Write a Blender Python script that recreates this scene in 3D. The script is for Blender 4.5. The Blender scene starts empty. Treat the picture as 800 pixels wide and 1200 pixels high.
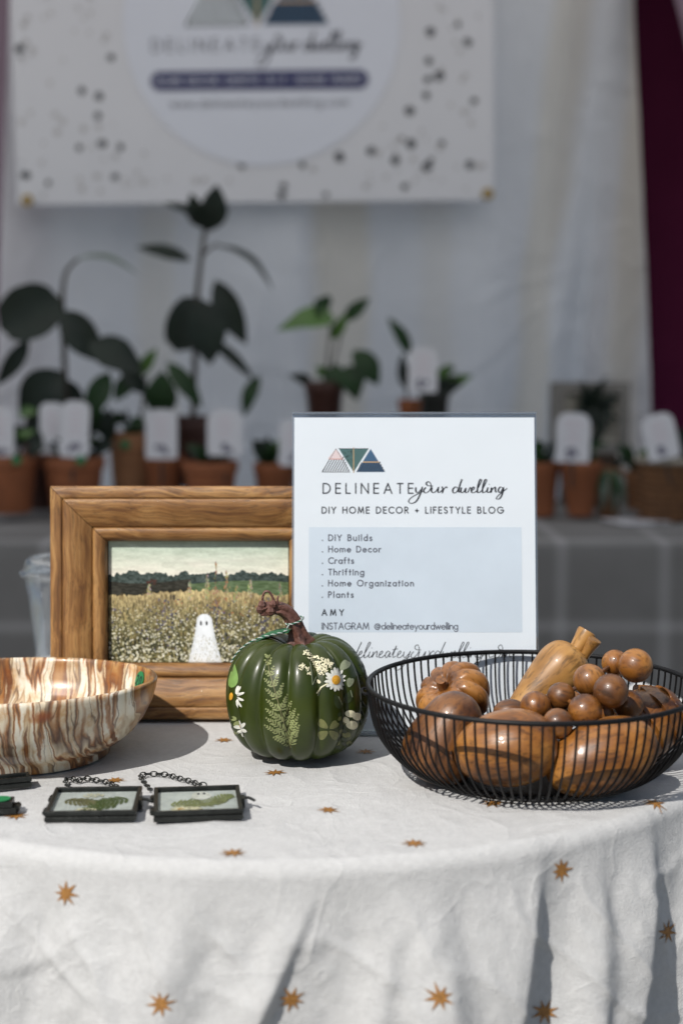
import bpy, math, random
import numpy as np
from mathutils import Vector, Matrix, noise

sc = bpy.context.scene
C = bpy.context.collection
R = math.radians
PI = math.pi
TAB = 0.75                      # height of both table tops (m)

# ------------------------------------------------------------------ camera, sky, sun, exposure
CAM = Vector((0.0, 0.0, TAB + 0.344))
PITCH = math.atan(194 / 1800)
cam = bpy.data.objects.new('camera', bpy.data.cameras.new('camera'))
C.objects.link(cam)
cam.location = CAM
cam.rotation_euler = (PI / 2 - PITCH, 0, 0)
cam.data.sensor_fit = 'VERTICAL'
cam.data.sensor_height = 36
cam.data.lens = 54
cam.data.clip_end = 500
cam.data.clip_start = 0.02
cam.data.dof.use_dof = True
cam.data.dof.focus_distance = 1.27
cam.data.dof.aperture_fstop = 3.6
sc.camera = cam

SUN = Vector((-0.037, -0.052, 0.0625)).normalized()      # direction towards the sun
world = bpy.data.worlds.new('World')
sc.world = world
world.use_nodes = True
wn = world.node_tree
sky = wn.nodes.new('ShaderNodeTexSky')
sky.sky_type = 'NISHITA'
sky.sun_disc = False
sky.sun_elevation = math.asin(SUN.z)
sky.sun_rotation = math.atan2(SUN.x, SUN.y)
bg = wn.nodes['Background']
bg.inputs['Strength'].default_value = 0.074
wn.links.new(sky.outputs[0], bg.inputs[0])
sun = bpy.data.objects.new('sun', bpy.data.lights.new('sun', 'SUN'))
C.objects.link(sun)
sun.data.energy = 4.7
sun.data.angle = R(0.55)
sun.data.color = (1.0, 0.955, 0.90)
sun.rotation_euler = SUN.to_track_quat('Z', 'Y').to_euler()
sun.location = (-2, -3, 4)
sc.view_settings.view_transform = 'Standard'
sc.view_settings.look = 'None'
sc.view_settings.gamma = 1
sc.view_settings.exposure = 0.0
sc.cycles.use_denoising = True
sc.cycles.max_bounces = 10
sc.cycles.transparent_max_bounces = 24
sc.cycles.caustics_reflective = False
sc.cycles.caustics_refractive = False
sc.cycles.sample_clamp_indirect = 6

# ------------------------------------------------------------------ helpers
F_, cp_, sp_ = 1800.0, math.cos(PITCH), math.sin(PITCH)


def at(u, v, y):
    """the point at distance y into the scene that stands at (u, v) of the 800 x 1200 photograph"""
    a, b = (u - 400) / F_, (600 - v) / F_
    dy, dz = cp_ + b * sp_, -sp_ + b * cp_
    t = y / dy
    return Vector((a * t, y, CAM.z + dz * t))


def lin(r, g, b):
    f = lambda c: (c / 255 / 12.92) if c / 255 <= 0.04045 else ((c / 255 + 0.055) / 1.055) ** 2.4
    return (f(r), f(g), f(b))


def tag(o, label=None, cat=None, group=None, kind=None):
    for k, v in (('label', label), ('category', cat), ('group', group), ('kind', kind)):
        if v:
            o[k] = v
    return o


def thing(name, label, cat, loc=(0, 0, 0), rot=(0, 0, 0), group=None):
    o = bpy.data.objects.new(name, None)
    o.empty_display_size = 0.02
    C.objects.link(o)
    o.location = loc
    o.rotation_euler = rot
    return tag(o, label, cat, group)


class MB:
    def __init__(self):
        self.v, self.f, self.m, self.uv = [], [], [], {}

    def add(self, vs, fs, mi=0):
        n = len(self.v)
        self.v += [tuple(p) for p in vs]
        for f in fs:
            self.f.append(tuple(i + n for i in f))
            self.m.append(mi)
        return n

    def box(self, c, s, mi=0, rot=None):
        vs = [Vector((x * s[0] / 2, y * s[1] / 2, z * s[2] / 2)) for x in (-1, 1) for y in (-1, 1) for z in (-1, 1)]
        if rot is not None:
            vs = [rot @ p for p in vs]
        self.add([p + Vector(c) for p in vs], [(0, 1, 3, 2), (4, 6, 7, 5), (0, 4, 5, 1), (2, 3, 7, 6), (0, 2, 6, 4), (1, 5, 7, 3)], mi)

    def lathe(self, prof, n=48, mi=0, c=(0, 0, 0), fr=None, cap=True):
        """prof: (r, z) list; fr(angle, r, z) may bend each point"""
        vs, fs = [], []
        for r, z in prof:
            for k in range(n):
                a = 2 * PI * k / n
                p = (r * math.cos(a), r * math.sin(a), z) if fr is None else fr(a, r, z)
                vs.append((p[0] + c[0], p[1] + c[1], p[2] + c[2]))
        for i in range(len(prof) - 1):
            for k in range(n):
                k2 = (k + 1) % n
                fs.append((i * n + k, i * n + k2, (i + 1) * n + k2, (i + 1) * n + k))
        if cap:
            fs.append(tuple(range(n - 1, -1, -1)))
            fs.append(tuple((len(prof) - 1) * n + k for k in range(n)))
        self.add(vs, fs, mi)

    def tube(self, pts, rad, n=8, closed=False, mi=0, prof=None):
        pts = [Vector(p) for p in pts]
        m = len(pts)
        rr = rad if isinstance(rad, (list, tuple)) else [rad] * m
        tan = []
        for i in range(m):
            a = pts[(i - 1) % m] if (closed or i > 0) else pts[0]
            b = pts[(i + 1) % m] if (closed or i < m - 1) else pts[-1]
            t = (b - a)
            tan.append(t.normalized() if t.length > 1e-9 else Vector((0, 0, 1)))
        ref = Vector((0, 0, 1)) if abs(tan[0].z) < 0.9 else Vector((1, 0, 0))
        nx = (ref - tan[0] * ref.dot(tan[0])).normalized()
        vs, fs = [], []
        for i in range(m):
            nx = (nx - tan[i] * nx.dot(tan[i]))
            nx = nx.normalized() if nx.length > 1e-6 else tan[i].orthogonal().normalized()
            ny = tan[i].cross(nx)
            for k in range(n):
                a = 2 * PI * k / n
                q = prof(a, i) if prof else 1.0
                vs.append(pts[i] + (nx * math.cos(a) + ny * math.sin(a)) * rr[i] * q)
        for i in range(m if closed else m - 1):
            j = (i + 1) % m
            for k in range(n):
                k2 = (k + 1) % n
                fs.append((i * n + k, i * n + k2, j * n + k2, j * n + k))
        if not closed:
            fs.append(tuple(range(n - 1, -1, -1)))
            fs.append(tuple((m - 1) * n + k for k in range(n)))
        self.add(vs, fs, mi)

    def sheet(self, fn, us, vs_, mi=0, wrap=False):
        """grid fn(u, v) -> point"""
        n = len(vs_)
        pts = [fn(u, v) for u in us for v in vs_]
        fs = []
        m = len(us)
        for i in range(m if wrap else m - 1):
            j = (i + 1) % m
            for k in range(n - 1):
                fs.append((i * n + k, j * n + k, j * n + k + 1, i * n + k + 1))
        self.add(pts, fs, mi)

    def prism(self, poly, z0, z1, mi=0):
        n = len(poly)
        vs = [(x, y, z0) for x, y in poly] + [(x, y, z1) for x, y in poly]
        fs = [tuple(range(n - 1, -1, -1)), tuple(range(n, 2 * n))]
        fs += [(i, (i + 1) % n, n + (i + 1) % n, n + i) for i in range(n)]
        self.add(vs, fs, mi)

    def build(self, name, mats, parent=None, smooth=True, loc=None, rot=None, angle=40):
        me = bpy.data.meshes.new(name)
        me.from_pydata(self.v, [], self.f)
        for m in (mats if isinstance(mats, (list, tuple)) else [mats]):
            me.materials.append(m)
        if len(me.materials) > 1:
            me.polygons.foreach_set('material_index', self.m)
        if smooth:
            me.polygons.foreach_set('use_smooth', [True] * len(me.polygons))
            if angle is not None:
                me.set_sharp_from_angle(angle=R(angle))
        me.update()
        o = bpy.data.objects.new(name, me)
        C.objects.link(o)
        if parent is not None:
            o.parent = parent
        if loc is not None:
            o.location = loc
        if rot is not None:
            o.rotation_euler = rot
        return o


def catmull(pts, k=6, closed=False):
    P = [Vector(p) for p in pts]
    n = len(P)
    out = []
    for i in range(n if closed else n - 1):
        p0 = P[(i - 1) % n] if closed or i > 0 else P[0]
        p1, p2 = P[i], P[(i + 1) % n]
        p3 = P[(i + 2) % n] if closed or i < n - 2 else P[-1]
        for j in range(k):
            t = j / k
            out.append(0.5 * ((2 * p1) + (p2 - p0) * t + (2 * p0 - 5 * p1 + 4 * p2 - p3) * t * t + (3 * p1 - p0 - 3 * p2 + p3) * t ** 3))
    if not closed:
        out.append(P[-1])
    return out


def sstep(a, b, x):
    t = min(1, max(0, (x - a) / (b - a)))
    return t * t * (3 - 2 * t)


# ------------------------------------------------------------------ materials
def nd(nt, t, **kw):
    n = nt.nodes.new('ShaderNode' + t)
    for k, v in kw.items():
        if k.startswith('_'):
            setattr(n, k[1:], v)
            continue
        s = n.inputs[int(k[1:])] if k[0] == 'i' and k[1:].isdigit() else n.inputs[k.replace('_', ' ')]
        if isinstance(v, bpy.types.NodeSocket):
            nt.links.new(v, s)
        elif isinstance(v, bpy.types.Node):
            nt.links.new(v.outputs[0], s)
        else:
            s.default_value = (*v, 1.0) if isinstance(v, tuple) and len(v) == 3 and s.type == 'RGBA' else v
    return n


def ramp(nt, fac, stops, interp='LINEAR'):
    n = nt.nodes.new('ShaderNodeValToRGB')
    n.color_ramp.interpolation = interp
    e = n.color_ramp.elements
    while len(e) < len(stops):
        e.new(0.5)
    for el, (p, c) in zip(e, stops):
        el.position = p
        el.color = (*c, 1) if len(c) == 3 else c
    nt.links.new(fac if isinstance(fac, bpy.types.NodeSocket) else fac.outputs[0], n.inputs[0])
    return n


def newmat(name):
    m = bpy.data.materials.new(name)
    m.use_nodes = True
    nt = m.node_tree
    return m, nt, nt.nodes['Principled BSDF'], nt.nodes['Material Output']


def plain(name, col, rough=0.5, metal=0.0, spec=0.5, coat=0.0, var=0.12, scale=40.0, bump=0.0, bscale=200.0):
    """one colour with a little uneven tone and an optional fine relief"""
    m, nt, b, out = newmat(name)
    tc = nd(nt, 'TexCoord')
    n = nd(nt, 'TexNoise', Vector=tc.outputs['Object'], Scale=scale, Detail=5.0, Roughness=0.6)
    r = ramp(nt, n.outputs['Fac'], [(0.25, tuple(c * (1 - var) for c in col)), (0.75, tuple(min(1, c * (1 + var)) for c in col))])
    nt.links.new(r.outputs[0], b.inputs['Base Color'])
    rr = nd(nt, 'MapRange', Value=n.outputs['Fac'], From_Min=0.2, From_Max=0.8, To_Min=max(0, rough - 0.06), To_Max=min(1, rough + 0.06))
    nt.links.new(rr.outputs[0], b.inputs['Roughness'])
    b.inputs['Metallic'].default_value = metal
    b.inputs['Specular IOR Level'].default_value = spec
    b.inputs['Coat Weight'].default_value = coat
    b.inputs['Coat Roughness'].default_value = 0.12
    if bump:
        n2 = nd(nt, 'TexNoise', Vector=tc.outputs['Object'], Scale=bscale, Detail=4.0)
        bp = nd(nt, 'Bump', Height=n2.outputs['Fac'], Strength=bump, Distance=0.002)
        nt.links.new(bp.outputs[0], b.inputs['Normal'])
    return m


def cloth_mat(name, col, transl=0.0, weave=900.0, crumple=0.4, cscale=14.0, fine=0.25, dist=0.004, tint=None, rough=0.95, ridge=1.0, mottle=0.0):
    m, nt, b, out = newmat(name)
    tc = nd(nt, 'TexCoord')
    vec = tc.outputs['Object']
    n1 = nd(nt, 'TexNoise', Vector=vec, Scale=cscale, Detail=3.0, Roughness=0.5, Distortion=1.2)
    rid = nd(nt, 'Math', _operation='ABSOLUTE', i0=nd(nt, 'Math', _operation='SUBTRACT', i0=n1.outputs['Fac'], i1=0.5).outputs[0])
    inv = nd(nt, 'MapRange', Value=rid.outputs[0], From_Min=0.0, From_Max=0.12, To_Min=1.0, To_Max=0.0)
    sq0 = nd(nt, 'Math', _operation='POWER', i0=inv.outputs[0], i1=2.2)
    sq = nd(nt, 'Math', _operation='MULTIPLY', i0=sq0.outputs[0], i1=ridge)
    n2 = nd(nt, 'TexNoise', Vector=vec, Scale=cscale * 5, Detail=5.0, Roughness=0.65)
    n3 = nd(nt, 'TexNoise', Vector=vec, Scale=weave, Detail=2.0, Roughness=0.7)
    s1 = nd(nt, 'Math', _operation='MULTIPLY_ADD', i0=n2.outputs['Fac'], i1=0.6, i2=sq.outputs[0])
    s2 = nd(nt, 'Math', _operation='MULTIPLY_ADD', i0=n3.outputs['Fac'], i1=fine, i2=s1.outputs[0])
    bp = nd(nt, 'Bump', Height=s2.outputs[0], Strength=crumple, Distance=dist)
    nt.links.new(bp.outputs[0], b.inputs['Normal'])
    n4 = nd(nt, 'TexNoise', Vector=vec, Scale=cscale * 1.7, Detail=6.0, Roughness=0.7)
    base = ramp(nt, n4.outputs['Fac'], [(0.3, tuple(c * 0.93 for c in col)), (0.7, col)])
    colr = base.outputs[0]
    if mottle:                                            # slubby uneven yarn
        nm = nd(nt, 'TexNoise', Vector=vec, Scale=210.0, Detail=5.0, Roughness=0.7)
        mr = nd(nt, 'MapRange', Value=nm.outputs['Fac'], From_Min=0.3, From_Max=0.7, To_Min=1 - mottle, To_Max=1 + mottle)
        colr = nd(nt, 'MixRGB', _blend_type='MULTIPLY', Fac=1.0, Color1=colr, Color2=mr.outputs[0]).outputs[0]
    if tint:                                              # a few broad bands of a second, beige cloth: (x at z = 0, lean, half width)
        sp3 = nd(nt, 'SeparateXYZ', Vector=vec)
        wob = nd(nt, 'MapRange', Value=nd(nt, 'TexNoise', Vector=vec, Scale=2.5, Detail=1.0).outputs['Fac'], To_Min=-0.04, To_Max=0.04)
        xw = nd(nt, 'Math', _operation='ADD', i0=sp3.outputs['X'], i1=wob.outputs[0])
        acc = None
        for xz, ln, hw, amt in ((-0.01, 0.0, 0.062, 0.9), (0.355, 0.095, 0.036, 0.8), (0.675, 0.012, 0.028, 0.9), (-0.47, 0.02, 0.04, 0.5), (0.25, -0.03, 0.03, 0.35)):
            c_ = nd(nt, 'Math', _operation='MULTIPLY_ADD', i0=sp3.outputs['Z'], i1=-ln, i2=xw.outputs[0])
            d_ = nd(nt, 'Math', _operation='ABSOLUTE', i0=nd(nt, 'Math', _operation='SUBTRACT', i0=c_.outputs[0], i1=xz).outputs[0])
            m_ = nd(nt, 'MapRange', Value=d_.outputs[0], From_Min=hw + 0.022, From_Max=hw - 0.012, To_Min=0.0, To_Max=amt)
            acc = m_.outputs[0] if acc is None else nd(nt, 'Math', _operation='MAXIMUM', i0=acc, i1=m_.outputs[0]).outputs[0]
        colr = nd(nt, 'MixRGB', Fac=acc, Color1=colr, Color2=tint).outputs[0]
    nt.links.new(colr, b.inputs['Base Color'])
    b.inputs['Roughness'].default_value = rough
    b.inputs['Specular IOR Level'].default_value = 0.12
    if transl:
        tr = nd(nt, 'BsdfTranslucent', Color=colr)
        mx = nd(nt, 'MixShader', i0=transl, i1=b.outputs[0], i2=tr.outputs[0])
        nt.links.new(mx.outputs[0], out.inputs[0])
    return m


def wood(name, dark, mid, light, scale=1.0, axis=(6, 60, 60), rough=0.4, coat=0.3, uv=False, bump=0.25, blot=0.55, gw=0.6):
    """grain runs along the axis with the small factor"""
    m, nt, b, out = newmat(name)
    tc = nd(nt, 'TexCoord')
    src = tc.outputs['UV'] if uv else tc.outputs['Object']
    oi = nd(nt, 'ObjectInfo')
    off = nd(nt, 'VectorMath', _operation='SCALE', i0=nd(nt, 'CombineXYZ', X=oi.outputs['Random'], Y=oi.outputs['Random'], Z=oi.outputs['Random']).outputs[0], Scale=7.3)
    add = nd(nt, 'VectorMath', _operation='ADD', i0=src, i1=off.outputs[0])
    warp = nd(nt, 'TexNoise', Vector=add.outputs[0], Scale=9.0 * scale, Detail=2.0)
    wv = nd(nt, 'VectorMath', _operation='SCALE', i0=warp.outputs['Color'], Scale=0.035 / scale)
    add2 = nd(nt, 'VectorMath', _operation='ADD', i0=add.outputs[0], i1=wv.outputs[0])
    mp = nd(nt, 'Mapping', Vector=add2.outputs[0], Scale=tuple(a * scale for a in axis))
    g = nd(nt, 'TexNoise', Vector=mp.outputs[0], Scale=1.0, Detail=6.0, Roughness=0.62)
    mp2 = nd(nt, 'Mapping', Vector=add2.outputs[0], Scale=tuple(a * scale * 6 for a in axis))
    pores = nd(nt, 'TexNoise', Vector=mp2.outputs[0], Scale=1.0, Detail=3.0, Roughness=0.6)
    blot_ = nd(nt, 'TexNoise', Vector=add.outputs[0], Scale=22.0 * scale, Detail=3.0)
    mixf = nd(nt, 'Math', _operation='MULTIPLY_ADD', i0=blot_.outputs['Fac'], i1=blot, i2=nd(nt, 'Math', _operation='MULTIPLY', i0=g.outputs['Fac'], i1=gw).outputs[0])
    r = ramp(nt, mixf.outputs[0], [(0.45, dark), (0.57, mid), (0.70, light)])
    pr = nd(nt, 'MapRange', Value=pores.outputs['Fac'], From_Min=0.34, From_Max=0.48, To_Min=0.5, To_Max=1.0)
    mx = nd(nt, 'MixRGB', _blend_type='MULTIPLY', Fac=1.0, Color1=r.outputs[0], Color2=pr.outputs[0])
    nt.links.new(mx.outputs[0], b.inputs['Base Color'])
    b.inputs['Coat Weight'].default_value = coat
    b.inputs['Coat Roughness'].default_value = 0.06
    rr = nd(nt, 'MapRange', Value=g.outputs['Fac'], From_Min=0.2, From_Max=0.8, To_Min=rough + 0.1, To_Max=rough - 0.08)
    nt.links.new(rr.outputs[0], b.inputs['Roughness'])
    bp = nd(nt, 'Bump', Height=nd(nt, 'Math', _operation='MULTIPLY_ADD', i0=pr.outputs[0], i1=0.4, i2=g.outputs['Fac']).outputs[0], Strength=bump, Distance=0.0008)
    nt.links.new(bp.outputs[0], b.inputs['Normal'])
    if coat:
        nt.links.new(bp.outputs[0], b.inputs['Coat Normal'])
    return m


def clear_mat(name, tint=(1, 1, 1), base=0.05, edge=0.75, milk=0.0, rough=0.02):
    """thin clear sheet: see-through head on, mirror-like at a glance; milk adds a cloudy share"""
    m, nt, b, out = newmat(name)
    nt.nodes.remove(b)
    lw = nd(nt, 'LayerWeight', Blend=0.35)
    f = nd(nt, 'MapRange', Value=lw.outputs['Fresnel'], From_Min=0.0, From_Max=1.0, To_Min=base, To_Max=edge)
    t = nd(nt, 'BsdfTransparent', Color=tint)
    g = nd(nt, 'BsdfGlossy', Roughness=rough, Color=(1, 1, 1))
    mx = nd(nt, 'MixShader', i0=f.outputs[0], i1=t.outputs[0], i2=g.outputs[0])
    o = mx.outputs[0]
    if milk:
        d = nd(nt, 'BsdfDiffuse', Color=(0.7, 0.72, 0.74))
        o = nd(nt, 'MixShader', i0=milk, i1=o, i2=d.outputs[0]).outputs[0]
    nt.links.new(o, out.inputs[0])
    return m


M = {}
M['star'] = plain('gold glitter print', (0.27, 0.125, 0.028), rough=0.5, var=0.8, scale=620.0)
M['cloth'] = cloth_mat('white cotton', (0.525, 0.527, 0.520), mottle=0.07, crumple=0.7, cscale=11.0, weave=800.0, fine=0.6, dist=0.0022, ridge=0.35)
M['black_metal'] = plain('black powder coat', (0.005, 0.005, 0.0055), rough=0.48, spec=0.22, var=0.2, scale=120)
M['dark_metal'] = plain('dark patina metal', (0.022, 0.024, 0.022), rough=0.34, metal=0.55, var=0.45, scale=90, bump=0.15, bscale=600)
M['paper'] = plain('white card', (0.74, 0.80, 0.85), rough=0.6, spec=0.3, var=0.035, scale=9, bump=0.05, bscale=900)
M['ink'] = plain('black ink', (0.018, 0.018, 0.024), rough=0.6, spec=0.2, var=0.1)
M['grey_ink'] = plain('grey ink', (0.085, 0.09, 0.115), rough=0.6, spec=0.2, var=0.1)
M['panel_ink'] = plain('pale blue grey print', (0.60, 0.685, 0.765), rough=0.6, spec=0.3, var=0.06, scale=14)
M['blush'] = plain('blush print', (0.72, 0.60, 0.60), rough=0.6, var=0.05)
M['pink'] = plain('pink print', (0.60, 0.32, 0.28), rough=0.6, var=0.05)
M['teal'] = plain('green print', (0.055, 0.13, 0.125), rough=0.6, var=0.1)
M['blue'] = plain('blue print', (0.035, 0.10, 0.19), rough=0.6, var=0.1)
M['gold_ink'] = plain('gold line print', (0.50, 0.33, 0.16), rough=0.5, var=0.1)
M['navy'] = plain('navy print', (0.028, 0.032, 0.12), rough=0.6, var=0.1)
M['acrylic'] = clear_mat('clear acrylic', base=0.0, edge=0.22)
M['acrylic_edge'] = clear_mat('acrylic edge', tint=(0.72, 0.76, 0.80), base=0.12, edge=0.8, milk=0.12, rough=0.1)
M['glass'] = clear_mat('pane glass', tint=(0.97, 0.99, 0.98), base=0.0, edge=0.4)
M['plastic'] = clear_mat('clear cup plastic', tint=(0.90, 0.92, 0.93), base=0.08, edge=0.6, milk=0.02, rough=0.08)
M['frame_wood'] = wood('honey mango wood', (0.135, 0.056, 0.015), (0.245, 0.116, 0.034), (0.37, 0.20, 0.070), axis=(5, 210, 210), rough=0.45, coat=0.08, uv=True, bump=0.5, blot=0.28, gw=0.87)
M['wood_mid'] = wood('varnished brown wood', (0.060, 0.018, 0.0035), (0.205, 0.074, 0.0115), (0.35, 0.150, 0.029), axis=(50, 50, 10), rough=0.42, coat=0.32, bump=0.4)
M['wood_dark'] = wood('varnished dark wood', (0.036, 0.012, 0.003), (0.098, 0.034, 0.007), (0.18, 0.070, 0.015), axis=(60, 60, 10), rough=0.42, coat=0.3, bump=0.4)
M['wood_gold'] = wood('varnished golden wood', (0.10, 0.034, 0.006), (0.225, 0.086, 0.016), (0.35, 0.155, 0.036), axis=(50, 50, 9), rough=0.42, coat=0.45)
M['wood_pale'] = wood('pale turned wood', (0.15, 0.066, 0.014), (0.295, 0.145, 0.036), (0.41, 0.22, 0.066), axis=(45, 45, 8), rough=0.45, coat=0.15)
M['green_tag'] = plain('green sticker', (0.006, 0.17, 0.055), rough=0.45, var=0.1)
M['green_card'] = plain('green paper tag', (0.020, 0.12, 0.05), rough=0.6, var=0.3, scale=120)
M['green_string'] = plain('green twine', (0.012, 0.10, 0.055), rough=0.8, var=0.2, scale=900, bump=0.4, bscale=1500)
M['white_string'] = plain('white twine', (0.46, 0.50, 0.47), rough=0.8, var=0.1, scale=900, bump=0.4, bscale=1500)
M['stem'] = plain('brown pumpkin stem', (0.115, 0.050, 0.036), rough=0.5, var=0.45, scale=160, bump=0.6, bscale=320)
M['pot'] = plain('terracotta', (0.26, 0.085, 0.032), rough=0.8, var=0.22, scale=25, bump=0.2, bscale=120)
M['pot_tan'] = plain('pale terracotta', (0.32, 0.15, 0.07), rough=0.8, var=0.22, scale=25, bump=0.2, bscale=120)
M['pot_brown'] = plain('brown pot glaze', (0.055, 0.020, 0.014), rough=0.5, var=0.25, scale=25)
M['pot_black'] = plain('dark nursery pot', (0.014, 0.016, 0.014), rough=0.55, var=0.25, scale=25)
M['soil'] = plain('potting soil', (0.022, 0.015, 0.010), rough=0.95, var=0.6, scale=150, bump=0.8, bscale=150)
M['leaf_dark'] = plain('dark glossy leaf', (0.010, 0.018, 0.012), spec=0.28, rough=0.45, var=0.35, scale=18)
M['leaf_mid'] = plain('mid green leaf', (0.014, 0.040, 0.011), spec=0.25, rough=0.45, var=0.4, scale=20)
M['leaf_light'] = plain('fresh green leaf', (0.06, 0.135, 0.022), rough=0.4, var=0.35, scale=22)
M['leaf_grey'] = plain('grey green leaf', (0.10, 0.13, 0.10), rough=0.6, var=0.35, scale=22)
M['bark'] = plain('plant stem', (0.045, 0.036, 0.026), rough=0.8, var=0.4, scale=60)
M['tag_white'] = plain('white plastic tag', (0.62, 0.62, 0.65), rough=0.4, var=0.03)
M['tag_print'] = plain('dim tag print', (0.16, 0.15, 0.20), rough=0.6, var=0.3)
M['tag_pink'] = plain('faint pink tag print', (0.62, 0.50, 0.55), rough=0.6, var=0.1)
M['concrete'] = plain('grey concrete planter', (0.20, 0.19, 0.175), rough=0.9, var=0.2, scale=30, bump=0.3, bscale=90)
M['pale_wood'] = wood('weathered planter wood', (0.26, 0.24, 0.20), (0.40, 0.37, 0.31), (0.48, 0.45, 0.38), axis=(6, 40, 40), rough=0.8, coat=0)
M['crate'] = wood('dark crate wood', (0.025, 0.014, 0.008), (0.05, 0.028, 0.015), (0.08, 0.045, 0.025), axis=(4, 40, 40), rough=0.7, coat=0)
M['wicker'] = plain('brown wicker', (0.15, 0.068, 0.026), rough=0.7, var=0.5, scale=60)
M['drape_white'] = cloth_mat('white drape', (0.83, 0.845, 0.88), transl=0.40, crumple=0.35, cscale=3.2, weave=500, dist=0.02, tint=(0.77, 0.735, 0.67))
M['drape_maroon'] = cloth_mat('maroon drape', (0.080, 0.010, 0.036), transl=0.0, crumple=0.2, cscale=4, weave=500, dist=0.01)
M['drape_mauve'] = cloth_mat('mauve drape', (0.27, 0.20, 0.25), transl=0.1, crumple=0.2, cscale=4, weave=500, dist=0.01)
M['canopy'] = cloth_mat('white canopy fabric', (0.92, 0.92, 0.92), transl=0.72, crumple=0.1, cscale=4, weave=500)
M['banner'] = plain('banner vinyl', (0.64, 0.65, 0.69), rough=0.55, var=0.03, scale=4)
M['banner_disc'] = plain('banner white disc', (0.655, 0.685, 0.765), rough=0.55, var=0.03, scale=4)
M['speck'] = plain('banner dark speckle', (0.045, 0.048, 0.055), rough=0.6, var=0.2)
M['speck_grey'] = plain('banner grey speckle', (0.46, 0.455, 0.465), rough=0.6, var=0.2)
M['brass'] = plain('brass grommet', (0.40, 0.27, 0.07), rough=0.35, metal=0.8, var=0.2)
M['white_metal'] = plain('white tube metal', (0.55, 0.56, 0.57), rough=0.4, metal=0.3, var=0.05)
M['ground'] = plain('worn pale asphalt', (0.22, 0.215, 0.205), rough=0.95, var=0.3, scale=9, bump=0.5, bscale=70)
M['cream'] = plain('pressed cream petals', (0.66, 0.62, 0.42), rough=0.6, var=0.2, scale=400)
M['petal'] = plain('pressed white petal', (0.60, 0.60, 0.53), rough=0.6, var=0.25, scale=300)
M['yolk'] = plain('daisy centre', (0.62, 0.30, 0.012), rough=0.7, var=0.35, scale=900, bump=0.6, bscale=1800)
M['fern'] = plain('pressed pale fern', (0.20, 0.225, 0.088), rough=0.6, var=0.4, scale=110)
M['fern_brown'] = plain('pressed dull fern', (0.14, 0.135, 0.055), rough=0.5, var=0.4, scale=200)
M['fern_dark'] = plain('pressed dark leaf', (0.022, 0.034, 0.012), rough=0.4, var=0.45, scale=200)
M['clover'] = plain('pressed olive clover', (0.13, 0.135, 0.045), rough=0.5, var=0.3, scale=250)
M['clover_grey'] = plain('pressed grey clover', (0.19, 0.215, 0.135), rough=0.5, var=0.35, scale=250)
M['leaf_pale'] = plain('pressed apple leaf', (0.16, 0.27, 0.065), rough=0.45, var=0.25, scale=120)
M['backing'] = plain('pale backing paper', (0.50, 0.53, 0.50), rough=0.8, var=0.2, scale=70)
M['fern_green'] = plain('pressed green fern', (0.060, 0.095, 0.018), rough=0.5, var=0.4, scale=200)

# pumpkin skin
m, nt, b, out = newmat('dark green lacquer')
tc = nd(nt, 'TexCoord')
n = nd(nt, 'TexNoise', Vector=tc.outputs['Object'], Scale=30.0, Detail=4.0)
r = ramp(nt, n.outputs['Fac'], [(0.3, (0.017, 0.0265, 0.0012)), (0.7, (0.032, 0.046, 0.0026))])
nt.links.new(r.outputs[0], b.inputs['Base Color'])
b.inputs['Roughness'].default_value = 0.38
b.inputs['Specular IOR Level'].default_value = 0.35
b.inputs['Coat Weight'].default_value = 0.2
b.inputs['Coat Roughness'].default_value = 0.16
n2 = nd(nt, 'TexNoise', Vector=tc.outputs['Object'], Scale=140.0, Detail=3.0)
bp = nd(nt, 'Bump', Height=n2.outputs['Fac'], Strength=0.12, Distance=0.001)
nt.links.new(bp.outputs[0], b.inputs['Normal'])
M['pumpkin'] = m

# banded onyx
m, nt, b, out = newmat('banded onyx')
tc = nd(nt, 'TexCoord')
w = nd(nt, 'TexNoise', Vector=tc.outputs['Object'], Scale=16.0, Detail=2.5, Roughness=0.5)
wv = nd(nt, 'VectorMath', _operation='SCALE', i0=w.outputs['Color'], Scale=0.022)
w2 = nd(nt, 'TexNoise', Vector=tc.outputs['Object'], Scale=70.0, Detail=3.0, Roughness=0.6)
wv2 = nd(nt, 'VectorMath', _operation='SCALE', i0=w2.outputs['Color'], Scale=0.0042)
a1 = nd(nt, 'VectorMath', _operation='ADD', i0=tc.outputs['Object'], i1=wv.outputs[0])
a2 = nd(nt, 'VectorMath', _operation='ADD', i0=a1.outputs[0], i1=wv2.outputs[0])
mp = nd(nt, 'Mapping', Vector=a2.outputs[0], Scale=(60.0, 6.0, 5.0), Rotation=(0, R(6), R(10)))
bn_ = nd(nt, 'TexNoise', Vector=mp.outputs[0], Scale=1.0, Detail=2.6, Roughness=0.6)
mpl = nd(nt, 'Mapping', Vector=a1.outputs[0], Scale=(15.0, 4.0, 3.0), Location=(0.4, 0, 0), Rotation=(0, R(6), R(10)))
bl_ = nd(nt, 'TexNoise', Vector=mpl.outputs[0], Scale=1.0, Detail=1.0)
half_ = nd(nt, 'Math', _operation='MULTIPLY', i0=bl_.outputs['Fac'], i1=0.75)
bands = nd(nt, 'Math', _operation='MULTIPLY_ADD', i0=bn_.outputs['Fac'], i1=0.68, i2=nd(nt, 'Math', _operation='SUBTRACT', i0=half_.outputs[0], i1=0.250).outputs[0])
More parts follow.
